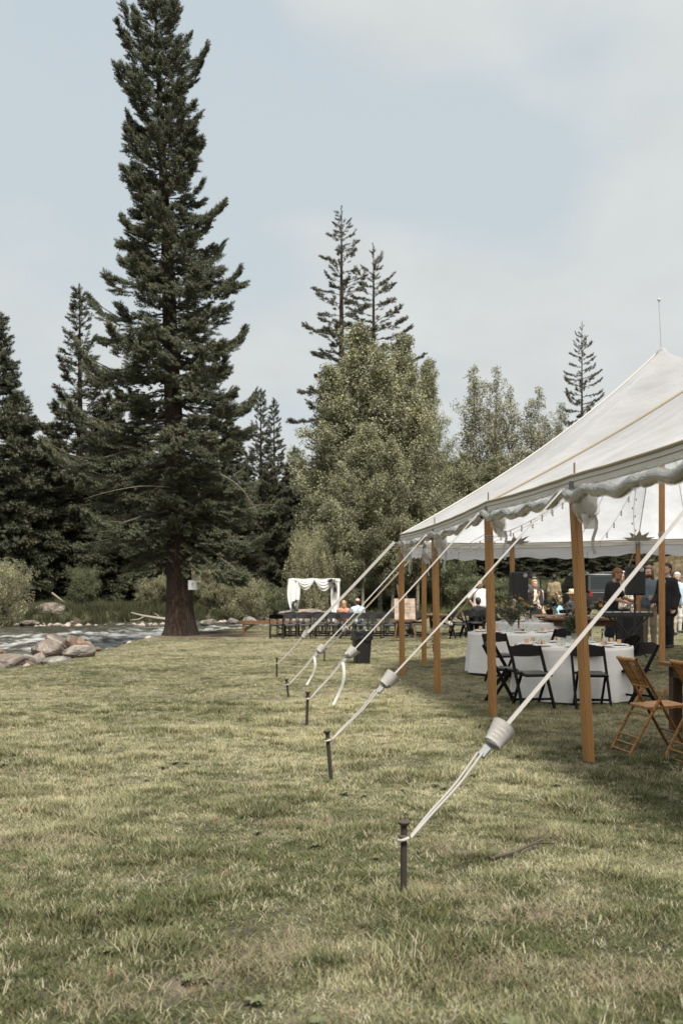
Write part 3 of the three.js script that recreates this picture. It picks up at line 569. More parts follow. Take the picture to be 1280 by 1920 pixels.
const steel = mat(0.35, 0.35, 0.36, 0.4, { metalness: 0.8 }), rust = mat(0.030, 0.021, 0.016, 0.8);
const webbing = mat(0.36, 0.34, 0.315, 0.85, { bumpMap: grainBump, bumpScale: 0.002 });
const crinkle = tex(512, 256, (u, v) => { const a = Math.abs(fbm(u * 10 + v * 6, v * 7, 3, 3)), b = Math.abs(N3(u * 34 - v * 14, v * 12, 8)); return grey(255 - a * 420 - b * 110); }, false); crinkle.repeat.set(1, 3);
const vinyl = phys(0.95, 0.94, 0.91, 0.06, { transmission: 0.93, thickness: 0, ior: 1.55, bumpMap: crinkle, bumpScale: 0.004 });
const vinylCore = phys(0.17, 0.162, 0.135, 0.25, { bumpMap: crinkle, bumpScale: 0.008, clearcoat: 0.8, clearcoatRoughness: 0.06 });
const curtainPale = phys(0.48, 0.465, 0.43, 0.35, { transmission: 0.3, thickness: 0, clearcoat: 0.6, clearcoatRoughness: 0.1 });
const starMat = mat(0.44, 0.42, 0.37, 0.9);

const TU = (u, v) => [1.12 - 0.1217 * u + 0.9926 * v, 18.4 + 0.9926 * u + 0.1217 * v];
const tent = (u, v, y) => { const [x, d] = TU(u, v); return V(x, y, -d); };
const EH = 2.6;
// supports: [u, v of the foot, lean of the head outwards, head height]
const sup = {
  Y: [-15.6, 0, 0.1, EH], Z: [-12.5, 0, 0.12, EH], A: [-9.37, 0, 0.14, EH], B: [-6.15, 0, 0.06, 2.65], C: [-3.02, 0, 0.05, 2.57], D: [0, 0, 0.02, 2.6],
  E: [2.6, 0.95, 0, 2.6], F: [3.2, 3.05, 0, 2.63], G: [3.1, 5.9, 0, 2.72], H: [2.4, 7.99, 0, 2.75], I: [0, 8.94, 0, 2.75], J: [-3.02, 8.94, 0, 2.72], K: [-6.15, 8.94, 0, 2.7], L: [-9.37, 8.94, 0, 2.66], M: [-12.5, 8.94, 0, 2.6], N: [-15.6, 8.94, 0, 2.6],
  O: [-18, 7.6, 0, 2.6], P: [-18.8, 5.6, 0, 2.6], Q: [-18.8, 3.2, 0, 2.6], R: [-18, 1.2, 0, 2.6],
};
const cen = [4.47, 4.47];
const head = (k, dy = 0) => { const [u, v, l, h] = sup[k], du = u - clamp(u, -13.6, -1.2), dv = v - 4.47, n = Math.hypot(du, dv); return tent(u + du / n * l, v + dv / n * l, h + dy); };
const foot = (k) => { const [u, v] = sup[k], [x, d] = TU(u, v); return onGround(x, d); };
const peaks = { P1: tent(-1.2, 4.47, 5.88), P2: tent(-7.4, 4.47, 5.8), P3: tent(-13.6, 4.47, 5.8) };
const tentRoot = thing('pole_tent', 'big white sailcloth tent on wooden poles with clear side curtains rolled up', 'tent');
{
  const isP = (k) => k in peaks, pt = (k) => isP(k) ? peaks[k] : head(k);
  const panels = ['Y Z P3', 'Z P2 P3', 'Z A P2', 'A B P2', 'B P1 P2', 'B C P1', 'C D P1', 'D E P1', 'E F P1', 'F G P1', 'G H P1', 'H I P1', 'I J P1', 'J K P1', 'K P2 P1', 'K L P2', 'L M P2', 'M P3 P2', 'M N P3', 'N O P3', 'O P P3', 'P Q P3', 'Q R P3', 'R Y P3'];
  for (const s of panels) {
    const k = s.split(' '), p = k.map(pt), pk = k.map(isP), n = 34, pos = [], uv = [], idx = [];
    const at3 = (a, b, c) => {
      const w = [a, b, c], q = V(0, 0, 0); w.forEach((x, i) => q.addScaledVector(p[i], x));
      const bp = w.reduce((t, x, i) => t + (pk[i] ? x : 0), 0), pp = w.filter((x, i) => pk[i]);
      q.y -= 1.0 * bp * (1 - bp) * (0.75 + 0.5 * bp) + 0.14 * 27 * a * b * c * (1 - bp * 0.5) + (pp.length > 1 ? 3.0 * pp[0] * pp[1] : 0);
      w.forEach((x, i) => { if (!pk[i] && x > 0.25 && x < 0.999) { const r = w[(i + 1) % 3] / (w[(i + 1) % 3] + w[(i + 2) % 3] + 1e-6); q.y += 0.030 * x * x * (1 - x) * Math.sin(r * 26 + p[i].x * 3) * Math.min(1, 6 * r * (1 - r)); } });
      return q;
    };
    const row = []; for (let i = 0; i <= n; i++) { row.push(pos.length / 3); for (let j = 0; j <= n - i; j++) { const b = i / n, c = j / n, q = at3(1 - b - c, b, c); pos.push(q.x, q.y, q.z); uv.push(q.x, q.z); } }
    for (let i = 0; i < n; i++) for (let j = 0; j < n - i; j++) { const a = row[i] + j, b = row[i] + j + 1, c = row[i + 1] + j; idx.push(a, b, c); if (j < n - i - 1) idx.push(b, row[i + 1] + j + 1, c); }
    const g = new THREE.BufferGeometry(); g.setAttribute('position', new THREE.Float32BufferAttribute(pos, 3)); g.setAttribute('uv', new THREE.Float32BufferAttribute(uv, 2)); g.setIndex(idx); g.computeVertexNormals();
    part('roof_panel', g, canvasMat, tentRoot);
  }
  const seam = (a, b, r, m, name, lift = 0.008) => part(name, tube(Array.from({ length: 13 }, (_, i) => { const t = i / 12, q = head(a).lerp(peaks[b], t); q.y += lift - 1.0 * t * (1 - t) * (0.75 + 0.5 * t); return q; }), r, 6, 36), m, tentRoot);
  seam('B', 'P2', 0.024, ropeMat, 'roof_seam'); seam('D', 'P1', 0.024, seamMat, 'roof_seam'); seam('Z', 'P3', 0.024, ropeMat, 'roof_seam');
  for (const [a, b] of [['C', 'P1'], ['A', 'P2'], ['E', 'P1'], ['F', 'P1'], ['G', 'P1'], ['H', 'P1'], ['I', 'P1'], ['J', 'P1'], ['K', 'P2'], ['L', 'P2']]) seam(a, b, 0.01, seamMat, 'lining_seam', -0.02);
  // cloth between the seams sewn narrower: faint lines on the lining
  for (const [a, b, k] of [['E', 'F', 'P1'], ['F', 'G', 'P1'], ['G', 'H', 'P1'], ['H', 'I', 'P1'], ['I', 'J', 'P1']]) part('lining_seam', tube(Array.from({ length: 9 }, (_, i) => { const t = i / 8, m = head(a).lerp(head(b), 0.5).lerp(peaks[k], t), w = (1 - t) / 2; m.y -= 1.0 * t * (1 - t) * (0.75 + 0.5 * t) + 0.14 * 27 * w * w * t * (1 - t * 0.5) + 0.014; return m; }), 0.007, 5, 24), seamMat, tentRoot);

  // eave: rope, band and valance between neighbouring heads
  const ring = 'Y Z A B C D E F G H I J K L M N O P Q R'.split(' ');
  for (let i = 0; i < ring.length; i++) {
    const a = head(ring[i]), b = head(ring[(i + 1) % ring.length]), L = a.distanceTo(b), near = i < 5, dir = b.clone().sub(a).normalize(), outw = V(dir.z, 0, -dir.x).multiplyScalar(-1);
    const c = tent(clamp((sup[ring[i]][0]), -13.6, -1.2), 4.47, 2); if (outw.dot(a.clone().sub(c)) < 0) outw.multiplyScalar(-1);
    const E = (t, dy, out) => a.clone().lerp(b, t).add(V(0, dy - 0.015 * Math.sin(Math.PI * t) + 0.002 * Math.sin(t * 23 + i), 0)).addScaledVector(outw, out);
    part('eave_rope', tube(Array.from({ length: 9 }, (_, j) => E(j / 8, 0.012, 0.02)), 0.016, 6, 24), ropeMat, tentRoot);
    const bandH = near ? 0.11 : 0.12;
    part('eave_band', grid(24, 3, (u, v) => { const q = E(u, -v * bandH, 0.012 + 0.012 * Math.sin(v * 3)); q.u = u * L; q.v = v * bandH; return q; }), hemMat, tentRoot);
    part('band_stitch', [tube(Array.from({ length: 9 }, (_, j) => E(j / 8, -bandH * 0.42, 0.026)), 0.005, 4, 20), tube(Array.from({ length: 9 }, (_, j) => E(j / 8, -bandH * 0.95, 0.016)), 0.007, 4, 20)], ropeMat, tentRoot);
    if (near) {
      // the clear curtain: a short hanging sheet and the roll it is gathered into
      const rr0 = [0.048, 0.056, 0.05, 0.048, 0.045][i], sag = (t) => -0.045 * Math.sin(Math.PI * t) - 0.02 * Math.sin(t * 19 + i * 2) - 0.012 * Math.sin(t * 41 + i);
      part('clear_curtain', grid(60, 6, (u, v) => E(u, -bandH * 0.8 - v * (0.055 - sag(u) * 0.6), 0.03 + 0.05 * v + 0.022 * N3(u * L * 5, v * 2.2, i + 3) + 0.012 * N3(u * L * 14, v * 5, i))), vinyl, tentRoot);
      const roll = (k, s, wr) => grid(30, 240, (u, v) => {
        const an = u * Math.PI * 2, x = v * L, wob = fbm(x * 1.3, Math.cos(an) * 0.5 + i, Math.sin(an) * 0.5, 2), wrk = (Math.abs(N3(x * 2.1 + Math.sin(an) * 0.9, Math.cos(an) * 1.3, i * 3 + k)) - 0.2) * wr + Math.abs(N3(x * 6 - Math.sin(an) * 3, Math.cos(an) * 3 + x * 2, i * 5 + k)) * wr + Math.abs(N3(x * 15 + an * 1.6, Math.sin(an) * 4, i + k)) * 0.10, tie = 1 - 0.3 * Math.exp(-((((x % 1.05) - 0.52) / 0.045) ** 2)) - 0.3 * Math.exp(-(((v - 0.5) * L / 0.02) ** 2));
        const rad = rr0 * s * (1 + wob * 0.3 + wrk) * tie;
        return E(v, -bandH - 0.05 + sag(v), 0.065).addScaledVector(outw, Math.cos(an) * rad * 0.85).add(V(0, Math.sin(an) * rad, 0));
      });
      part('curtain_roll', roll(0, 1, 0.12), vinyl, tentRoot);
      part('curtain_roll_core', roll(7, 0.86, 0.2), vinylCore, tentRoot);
    } else {
      part('valance', grid(40, 5, (u, v) => E(u, -0.11 - v * (0.20 + 0.05 * Math.sin(Math.PI * u) + 0.018 * Math.sin(u * 31 + i)), 0.02 + 0.02 * v + 0.03 * v * N3(u * L * 3, v, i))), canvasMat, tentRoot);
    }
  }
  // gathered curtain ends and tie strips at the near poles
  for (const [k, s, dx] of [['Z', 0.9, 0.05], ['A', 0.95, 0.08], ['B', 0.75, 0.14], ['C', 0.85, 0.10], ['D', 0.9, 0.12], ['E', 0.8, 0]]) {
    const h = head(k), o = h.clone().add(V(0.02 + dx * 0.5, -0.26, 0.08 + dx));
    const g = (kk, sc) => grid(22, 18, (u, v) => { const a = u * 6.283, b = v * Math.PI, f = 1 + 0.22 * N3(Math.cos(a) * 2.2 + kk, b * 1.4, Math.sin(a) * 2.2) + 0.15 * N3(Math.cos(a) * 5, b * 2.5 + kk, Math.sin(a) * 5); return o.clone().add(V(Math.cos(a) * Math.sin(b) * 0.125 * s * f * sc, Math.cos(b) * 0.175 * s * f * sc, Math.sin(a) * Math.sin(b) * 0.115 * s * f * sc)); });
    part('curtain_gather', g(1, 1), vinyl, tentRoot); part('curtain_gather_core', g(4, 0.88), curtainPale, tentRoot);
    part('curtain_flap', grid(5, 7, (u, v) => o.clone().add(V((u - 0.5) * 0.13 * s + 0.03 * v, -0.10 * s - v * 0.14 * s, 0.07 + 0.03 * Math.sin(u * 5 + v * 3)))), curtainPale, tentRoot);
    part('tie_strip', ribbon(Array.from({ length: 6 }, (_, j) => o.clone().add(V(0.07 + 0.02 * Math.sin(j * 1.3), -0.1 - j * 0.07, 0.05))), 0.028, V(1, 0, 0.3), 0.003), webbing, tentRoot);
  }
  // poles
  const pole = (k, w) => {
    const f = foot(k).add(V(0, -0.05, 0)), h = head(k, -0.14), dir = h.clone().sub(f), len = dir.length(), turn = { A: 0.55, Z: 0.5, B: 0.5 }[k] ?? 0.4;
    const sh = new THREE.Shape(), c = w * 0.2, q = w / 2; sh.moveTo(-q + c, -q); for (const [x, y] of [[q - c, -q], [q, -q + c], [q, q - c], [q - c, q], [-q + c, q], [-q, q - c], [-q, -q + c]]) sh.lineTo(x, y); sh.closePath();
    const g = new THREE.ExtrudeGeometry(sh, { depth: len, bevelEnabled: false, steps: 1 }), p = g.attributes.position, n = g.attributes.normal, u = g.attributes.uv;
    for (let i = 0; i < p.count; i++) u.setXY(i, Math.abs(n.getZ(i)) > 0.5 ? p.getX(i) : Math.atan2(p.getY(i), p.getX(i)) * w * 0.6 + k.charCodeAt(0) * 0.37, p.getZ(i) + k.charCodeAt(0) * 0.61);
    g.rotateZ(turn).applyQuaternion(new THREE.Quaternion().setFromUnitVectors(V(0, 0, 1), dir.clone().normalize())).translate(f.x, f.y, f.z);
    const m = part('pole', g, poleWood, tentRoot);
    part('sleeve', rod(h.clone().addScaledVector(dir, -0.05 / len), h.clone().addScaledVector(dir, 0.1 / len), w * 0.54, w * 0.5, 14), mat(0.13, 0.135, 0.135, 0.5, { metalness: 0.5 }), m);
    part('spike', rod(h, h.clone().add(V(0, 0.27, 0)), 0.010, 0.009, 7), mat(0.17, 0.11, 0.075, 0.7), m);
    const wr = []; for (let j = 0; j < 3; j++) { const cc = h.clone().addScaledVector(dir, (-0.27 - j * 0.022) / len); wr.push(new THREE.TorusGeometry(w * 0.56, 0.008, 6, 16).rotateX(Math.PI / 2 + 0.05 * (j - 1)).translate(cc.x, cc.y, cc.z)); }
    if ('ABCDE'.includes(k) && k !== 'A') part('cord_wrap', wr, webbing, m);
  };
  for (const k of ['Y', 'Z', 'A', 'B', 'C', 'D', 'E', 'F', 'G', 'H', 'I', 'J', 'K', 'L', 'M', 'N']) pole(k, 'YZABCDE'.includes(k) ? 0.092 : 0.088);
  // centre poles with finials
  for (const [u, P] of [[-1.2, 'P1'], [-7.4, 'P2'], [-13.6, 'P3']]) {
    const [x, d] = TU(u, 4.47), f = onGround(x, d, -0.05), h = peaks[P];
    const m = part('centre_pole', rod(f, h.clone().add(V(0, -0.02, 0)), 0.058, 0.05, 16), poleWood, tentRoot);
    part('finial', [rod(h.clone().add(V(0, -0.1, 0)), h.clone().add(V(-0.05, 0.86, 0)), 0.014, 0.008, 6), ball(0.03, h.x - 0.05, h.y + 0.88, h.z)], mat(0.42, 0.42, 0.42, 0.6), m);
    part('peak_collar', lathe([[0.14, -0.13], [0.09, -0.04], [0.05, 0.01], [0.02, 0.02]], 18).translate(h.x, h.y, h.z), canvasMat, m);
    if (P === 'P1') { const c = f.clone().lerp(h, 0.42); part('cord_wrap', [0, 1, 2].map((j) => new THREE.TorusGeometry(0.06, 0.008, 6, 16).rotateX(Math.PI / 2).translate(c.x, c.y + j * 0.02, c.z)), webbing, m); }
  }
  // pointed reinforcing patches round the heads of the end poles
  for (const k of ['F', 'G', 'H']) {
    const h = head(k), up = peaks.P1.clone().sub(h).normalize(), side = V(0, 1, 0).cross(up).normalize(), nrm = up.clone().cross(side).normalize(); if (nrm.y > 0) nrm.negate();
    const sh = new THREE.Shape(); const n = 5; sh.moveTo(-0.34, 0);
    for (let j = 0; j <= n; j++) { const a = Math.PI - j / n * Math.PI; sh.lineTo(Math.cos(a) * 0.19, Math.sin(a) * 0.18 + 0.02); if (j < n) { const a2 = Math.PI - (j + 0.5) / n * Math.PI; sh.lineTo(Math.cos(a2) * 0.36, Math.sin(a2) * 0.40); } }
    sh.lineTo(0.34, 0); sh.closePath();
    part('star_patch', new THREE.ExtrudeGeometry(sh, { depth: 0.006, bevelEnabled: false }).applyMatrix4(new THREE.Matrix4().makeBasis(side, up, side.clone().cross(up)).setPosition(h.clone().addScaledVector(nrm, 0.075).addScaledVector(up, 0.05))), starMat, tentRoot);
  }
}
// --- strings of small bulbs under the roof
{
  const cordM = mat(0.36, 0.33, 0.29, 0.8), bulbM = phys(0.6, 0.57, 0.5, 0.15, { transmission: 0.3, thickness: 0 });
  const strings = [['E', 0.0, 'P1', 'far left corner pole'], ['F', 0.5, 'P1', 'between the two far end poles'], ['D', 0.5, 'P1', 'left end side'], ['H', 0.3, 'P1', 'far right corner'], ['C', 0.5, 'P1', 'middle of the left side']];
  const nextK = { E: 'F', F: 'G', D: 'E', H: 'I', C: 'D' };
  for (const [k, t, pk, where] of strings) {
    const a = head(k).lerp(head(nextK[k]), t).add(V(0, -0.12, 0)), b = peaks[pk].clone().add(V(0, -1.0, 0));
    const root = thing('bulb_string', 'string of small bulbs from the centre pole to the ' + where, 'string light', null, 0, 'bulb strings under the tent roof');
    const C = (s) => { const q = a.clone().lerp(b, s); q.y -= 1.0 * s * (1 - s) + 0.28 + 0.25 * Math.sin(Math.PI * s); return q; };
    part('cord', tube(Array.from({ length: 14 }, (_, i) => C(i / 13)), 0.004, 5, 40), cordM, root);
    for (let i = 1; i < 12; i++) { const q = C(i / 12); const bu = part('bulb', ball(0.024, q.x, q.y - 0.085, q.z, 0.8, 1.2, 0.8, 8, 6), bulbM, root); part('socket', rod(q, q.clone().add(V(0, -0.06, 0)), 0.014, 0.014, 6), cordM, bu); }
  }
  const root = thing('bulb_string', 'string of small bulbs hanging beside the centre pole', 'string light', null, 0, 'bulb strings under the tent roof');
  const p0 = peaks.P1.clone().add(V(-0.16, -1.2, 0.1)), p1 = foot('G').clone().lerp(head('G'), 0.9).add(V(-0.2, 0.05, 0.6));
  const C = (s) => p0.clone().lerp(p1, s).add(V(-0.2 * Math.sin(Math.PI * s), -0.2 * Math.sin(Math.PI * s), 0));
  part('cord', tube(Array.from({ length: 10 }, (_, i) => C(i / 9)), 0.005, 5, 30), cordM, root);
  for (let i = 1; i < 14; i++) { const q = C(i / 14); part('bulb', ball(0.022, q.x + (i % 2 ? 0.03 : -0.03), q.y - 0.03, q.z, 0.8, 1.2, 0.8, 8, 6), bulbM, root); }
}
// --- guy straps with wound webbing, and the stakes that hold them
{
  // [head, stake base px, py, stake top px, py, tie py, px of the wound bundle, strap width, strap label, stake label]
  const rows = [
    ['Z', 756, 1685, 757, 1540, 1574, 936, 0.020, 'nearest guy strap, its wound bundle in front of a wooden pole', 'nearest steel stake, standing out of the foreground grass'],
    ['A', 621, 1466, 613, 1370, 1389, 731, 0.014, 'second guy strap, down from the thick curtain gather', 'second stake from the front, leaning slightly'],
    ['B', 575, 1360, 577, 1297, 1311, 660, 0.016, 'third guy strap, with a loose white tail beside the black bin', 'third stake from the front, upright and dark'],
    ['C', 541, 1308, 537, 1273, 1284, 603, 0.016, 'fourth guy strap, with a loose white tail near the smallest stakes', 'fourth stake from the front, short and leaning'],
    ['D', 519, 1270, 519, 1233, 1244, 573, 0.05, 'wide guy strap from the corner pole, farthest to the left', 'leftmost stake, tied to the corner pole strap'],
    ['E', 608, 1241, 608, 1215, 1221, 648, 0.03, 'brownish guy strap passing left of the black bin', 'small far stake left of the black bin'],
    ['F', 812, 1222, 811, 1200, 1206, 842, 0.03, 'guy strap of the far end, in front of the guest in white', 'far stake behind the third wooden pole'],
    ['G', 1128, 1212, 1128, 1190, 1196, 1160, 0.03, 'guy strap behind the right loudspeaker', 'far stake behind the guests on the right'],
  ];
  const headPx = (q) => 640 + q.x / -q.z * FOC;
  rows.forEach(([k, bx, by, tx, ty, tieY, wx, w, l1, l2], i) => {
    const d = i < 6 ? 1.55 * FOC / (by - HORIZON) : 25.5, base = i < 6 ? at(bx, by, d) : ground(bx, d), top = base.clone().add(V((tx - bx) / FOC * d, (by - ty) / FOC * d, 0)), dir = top.clone().sub(base), tie = base.clone().lerp(top, (by - tieY) / (by - ty));
    const st = thing('tent_stake', l2, 'stake', base, 0, 'steel stakes of the tent');
    const q = new THREE.Quaternion().setFromUnitVectors(V(0, 1, 0), dir.clone().normalize()), H = dir.length();
    part('shaft', lathe([[0.001, -0.18], [0.0165, -0.15], [0.0168, H - 0.02], [0.018, H - 0.012]], 14).applyQuaternion(q), rust, st);
    part('head', lathe([[0.018, H - 0.022], [0.030, H - 0.012], [0.033, H - 0.004], [0.031, H + 0.002], [0.001, H + 0.003]], 16).applyQuaternion(q), mat(0.05, 0.036, 0.027, 0.8), st);
    const th = (by - tieY) / (by - ty) * H;
    part('collar', lathe([[0.017, th + 0.008], [0.026, th + 0.012], [0.027, th + 0.018], [0.017, th + 0.024]], 14).applyQuaternion(q), mat(0.06, 0.04, 0.028, 0.8), st);
    // strap
    const gs = thing('guy_strap', l1, 'guy rope', base, 0, 'guy straps of the tent'), rel = (p) => p.clone().sub(base);
    const up = head(k).add(i < 5 ? V(-0.13, -0.13, 0.04) : V(-0.02, -0.06, 0.05)); let lo = 0, hi = 1; for (let j = 0; j < 40; j++) { const m = (lo + hi) / 2; if (headPx(tie.clone().lerp(up, m)) < wx) lo = m; else hi = m; }
    const L = tie.distanceTo(up), along = up.clone().sub(tie).normalize(), c = tie.clone().lerp(up, lo).add(V(0, -0.012 * L * (i < 2 ? 1 : 0.4), 0)), s = i === 0 ? 0.86 : 0.86, side = V(1, 0, 0.15);
    const wq = new THREE.Quaternion().setFromUnitVectors(V(0, 1, 0), along);
    // wound bundle: overlapping turns, wider at the top
    const place = (g) => g.applyQuaternion(new THREE.Quaternion().setFromEuler(new THREE.Euler(0.05 * Math.sin(i * 2), 0, 0.1 * Math.cos(i * 1.7)))).applyQuaternion(wq).translate(c.x - base.x, c.y - base.y, c.z - base.z);
    const coil = (r0, out) => grid(220, 4, (u, v) => { const a = u * 3.8 * 6.283 + i, y = -0.095 + u * 0.105 + v * 0.058 + 0.007 * Math.sin(a + i), r = r0 + 0.016 * u + 0.012 * v * v + 0.0022 * Math.sin(a * 3.1 + i) + out; return V(Math.cos(a) * r * s, y * s, Math.sin(a) * r * s); });
    part('wound_webbing', [place(coil(0.056, 0)), place(coil(0.056, -0.004)), place(lathe([[0.001, -0.088], [0.05, -0.09], [0.058, 0.0], [0.066, 0.05], [0.001, 0.046]].map(([p, q]) => [p * s, q * s]), 20))], webbing, gs);
    const rt = c.clone().addScaledVector(along, -0.11 * s), rb = c.clone().addScaledVector(along, -0.19 * s);
    part('ratchet', [beam(rel(rt), rel(rb), 0.05 * s, 0.03 * s, side, 0.006), rod(rel(rt).add(V(-0.035 * s, 0, 0)), rel(rt).add(V(0.035 * s, 0, 0)), 0.012 * s, 0.012 * s, 8)], mat(0.20, 0.20, 0.20, 0.55), gs);
    const n = 10, upPts = Array.from({ length: n }, (_, j) => { const t = j / (n - 1), p = c.clone().addScaledVector(along, 0.05).lerp(up, t); p.y -= Math.sin(Math.PI * t) * 0.012 * L * 0.4; return rel(p); });
    part('upper_strap', ribbon(upPts, w, V(1, -1, 0), 0.012), i >= 5 ? mat(0.5, 0.42, 0.29, 0.9) : webbing, gs);
    // lower loop: two strands down to the stake and a turn round it
    for (const o of [-1, 1]) part('lower_loop', tube([rel(rb).add(V(o * 0.012 * s, 0.02, o * 0.01)), rel(rb.clone().lerp(tie, 0.3)).add(V(o * 0.008, -0.016 * s, o * 0.012)), rel(rb.clone().lerp(tie, 0.7)).add(V(o * 0.006, -0.02 * s, o * 0.008)), rel(tie).add(V(0.035, 0.012, o * 0.016))], i === 0 ? 0.0065 : 0.006, 7, 20), webbing, gs);
    part('stake_turn', tube(Array.from({ length: 9 }, (_, j) => { const a = 0.5 + j / 8 * 5.3; return rel(tie).add(V(Math.cos(a) * 0.026, 0.004 + 0.008 * Math.cos(a), Math.sin(a) * 0.026)); }), 0.009, 6, 24), webbing, gs);
    if (i === 2 || i === 3) part('loose_tail', grid(2, 10, (u, v) => rel(rb).add(V((u - 0.5) * 0.035 + 0.03 * Math.sin(v * 4) - 0.03 * v - 0.06 * v * v, -v * (i === 2 ? 0.5 : 0.42), 0.03 + 0.02 * Math.sin(v * 6)))), phys(0.75, 0.75, 0.74, 0.6, { transmission: 0.4, thickness: 0 }), gs);
  });
}
// ---------------------------------------------------------------- rocks, driftwood, notice
const rockTex = tex(512, 512, (u, v) => { const a = fbm(u * 5, v * 5, 1, 5), b = fbm(u * 22, v * 22, 4, 4), c = fbm(u * 3, v * 9, 7, 4); const k = 1 + a * 0.7 + b * 0.5, l = clamp((fbm(u * 7, v * 7, 9, 4) - 0.12) * 5, 0, 1); return [lerp(188 * k + c * 26, 92, l * 0.7), lerp(174 * k, 88, l * 0.7), lerp(159 * k - c * 18, 70, l * 0.7)]; }, true);
const rockBump = tex(512, 512, (u, v) => grey(128 + fbm(u * 9, v * 9, 3, 5) * 190), false);
const rockMat = (r, g, b) => mat(r, g, b, 0.9, { map: rockTex, bumpMap: rockBump, bumpScale: 0.06 });
const greyRock = rockMat(0.31, 0.32, 0.325), pinkRock = rockMat(0.32, 0.31, 0.305), rustRock = rockMat(0.27, 0.21, 0.165), paleRock = rockMat(0.38, 0.39, 0.395);
function rockGeo(sx, sy, sz, s, cuts = 7) {
  const g = new THREE.IcosahedronGeometry(1, 18), p = g.attributes.position, pl2 = [];
  for (let i = 0; i < cuts; i++) pl2.push([V(N3(s * 3.1 + i * 5.3, 1.1, s) , N3(s, i * 3.7 + 2.2, 4) * 0.9 + 0.25, N3(i * 2.9, s * 2.3, 9)).multiplyScalar(3).add(V(0.01, 0.02, 0.03)).normalize(), 0.66 + 0.2 * Math.abs(N3(i * 1.9, s, 3)) * 2]);
  const a = V(0, 0, 0), uv = [];
  for (let i = 0; i < p.count; i++) {
    a.fromBufferAttribute(p, i).normalize(); let r = 1;
    for (const [n, h] of pl2) { const c = a.dot(n); if (c > 0.05) r = Math.min(r, lerp(h / c, 1, 0.16)); }
    r *= 1 + 0.10 * fbm(a.x * 1.5 + s, a.y * 1.5, a.z * 1.5, 4) + 0.03 * N3(a.x * 7 + s, a.y * 7, a.z * 7);
    uv.push(a.x * sx * r * 0.6 + a.z * sz * 0.5 + s, a.y * sy * r * 0.9 + a.z * sz * r * 0.4);
    p.setXYZ(i, a.x * r * sx, a.y * r * sy, a.z * r * sz);
  }
  g.setAttribute('uv', new THREE.Float32BufferAttribute(uv, 2)); g.computeVertexNormals();
  // smooth the shared corners
  const map = new Map(), nn = g.attributes.normal; for (let i = 0; i < p.count; i++) { const k = [p.getX(i), p.getY(i), p.getZ(i)].map((q) => q.toFixed(4)).join(); const e = map.get(k) || V(0, 0, 0); e.add(V(nn.getX(i), nn.getY(i), nn.getZ(i))); map.set(k, e); }
  for (let i = 0; i < p.count; i++) { const e = map.get([p.getX(i), p.getY(i), p.getZ(i)].map((q) => q.toFixed(4)).join()).clone().normalize(); nn.setXYZ(i, e.x, e.y, e.z); }
  return g;
}
function rock(px, py, d, sx, sy, sz, m, s, turn, label, group) { return solo('boulder', rockGeo(sx, sy, sz, s).rotateY(turn), m, label, 'rock', group, at(px, py, d)); }
// near bank heap
rock(14, 1246, 21.6, 0.43, 0.28, 0.34, pinkRock, 1, 0.4, 'rounded pinkish boulder at the left edge of the picture');
rock(-16, 1240, 22.0, 0.39, 0.33, 0.34, rustRock, 2, 1.2, 'dark stained boulder cut off by the left edge');
rock(56, 1243, 21.9, 0.28, 0.23, 0.24, pinkRock, 3, 2.2, 'small pink boulder between the edge boulder and the flat pale one');
rock(74, 1238, 22.3, 0.18, 0.20, 0.21, pinkRock, 13, 0.2, 'narrow pink stone left of the flat pale boulder');
rock(106, 1240, 22.0, 0.40, 0.15, 0.27, greyRock, 4, -0.15, 'low flat pale boulder at the front of the heap');
rock(90, 1218, 23.6, 0.39, 0.28, 0.34, pinkRock, 5, 0.8, 'tall pinkish boulder at the back left of the heap');
rock(105, 1208, 24.6, 0.43, 0.28, 0.34, pinkRock, 6, 1.7, 'broad pink boulder at the top of the heap by the water');
rock(149, 1222, 23.6, 0.40, 0.20, 0.29, paleRock, 7, -0.1, 'smooth pale grey boulder at the right of the heap');
rock(140, 1207, 24.6, 0.24, 0.22, 0.27, rustRock, 8, 0.9, 'dark rust boulder standing at the top of the heap');
rock(163, 1212, 24.3, 0.24, 0.15, 0.21, rustRock, 9, 2.0, 'small orange brown stone right of the dark rust boulder');
rock(181, 1217, 24.0, 0.11, 0.06, 0.14, rustRock, 14, 2.4, 'small flat stone at the right tip of the heap');
// across and in the river
rock(96, 1146, 64, 1.35, 0.75, 1.0, pinkRock, 10, 0.2, 'pinkish boulder on the far bank among the grasses');
rock(70, 1150, 64, 0.8, 0.5, 0.7, pinkRock, 11, 1.0, 'lower boulder left of the far bank boulder');
rock(124, 1150, 64.5, 0.5, 0.3, 0.5, rustRock, 12, 2.0, 'small stone right of the far bank boulder');
rock(55, 1168, 59, 0.6, 0.22, 0.4, pinkRock, 15, 0.5, 'flat reddish stone at the foot of the left willow');
rock(391, 1168, 60, 0.55, 0.28, 0.4, greyRock, 16, 0.3, 'grey stone in the water right of the tallest spruce');
rock(436, 1166, 61, 0.5, 0.25, 0.4, greyRock, 17, 1.3, 'grey stone by the far bank below the rounded willow');
rock(468, 1164, 62, 0.6, 0.28, 0.4, paleRock, 18, 2.1, 'pale stone in the water left of the benches');
rock(566, 1160, 50.5, 1.35, 0.60, 0.9, pinkRock, 19, 0.15, 'big smooth brown boulder behind the ceremony arch');
rock(517, 1163, 51, 0.5, 0.26, 0.45, pinkRock, 23, 0.4, 'low brown stone at the left foot of the big smooth boulder');
rock(612, 1161, 51.5, 0.8, 0.52, 0.7, pinkRock, 20, 1.1, 'dark sided boulder touching the big smooth boulder');
rock(640, 1166, 53, 0.55, 0.25, 0.5, paleRock, 21, 0.7, 'low stone right of the arch behind the seated couple');
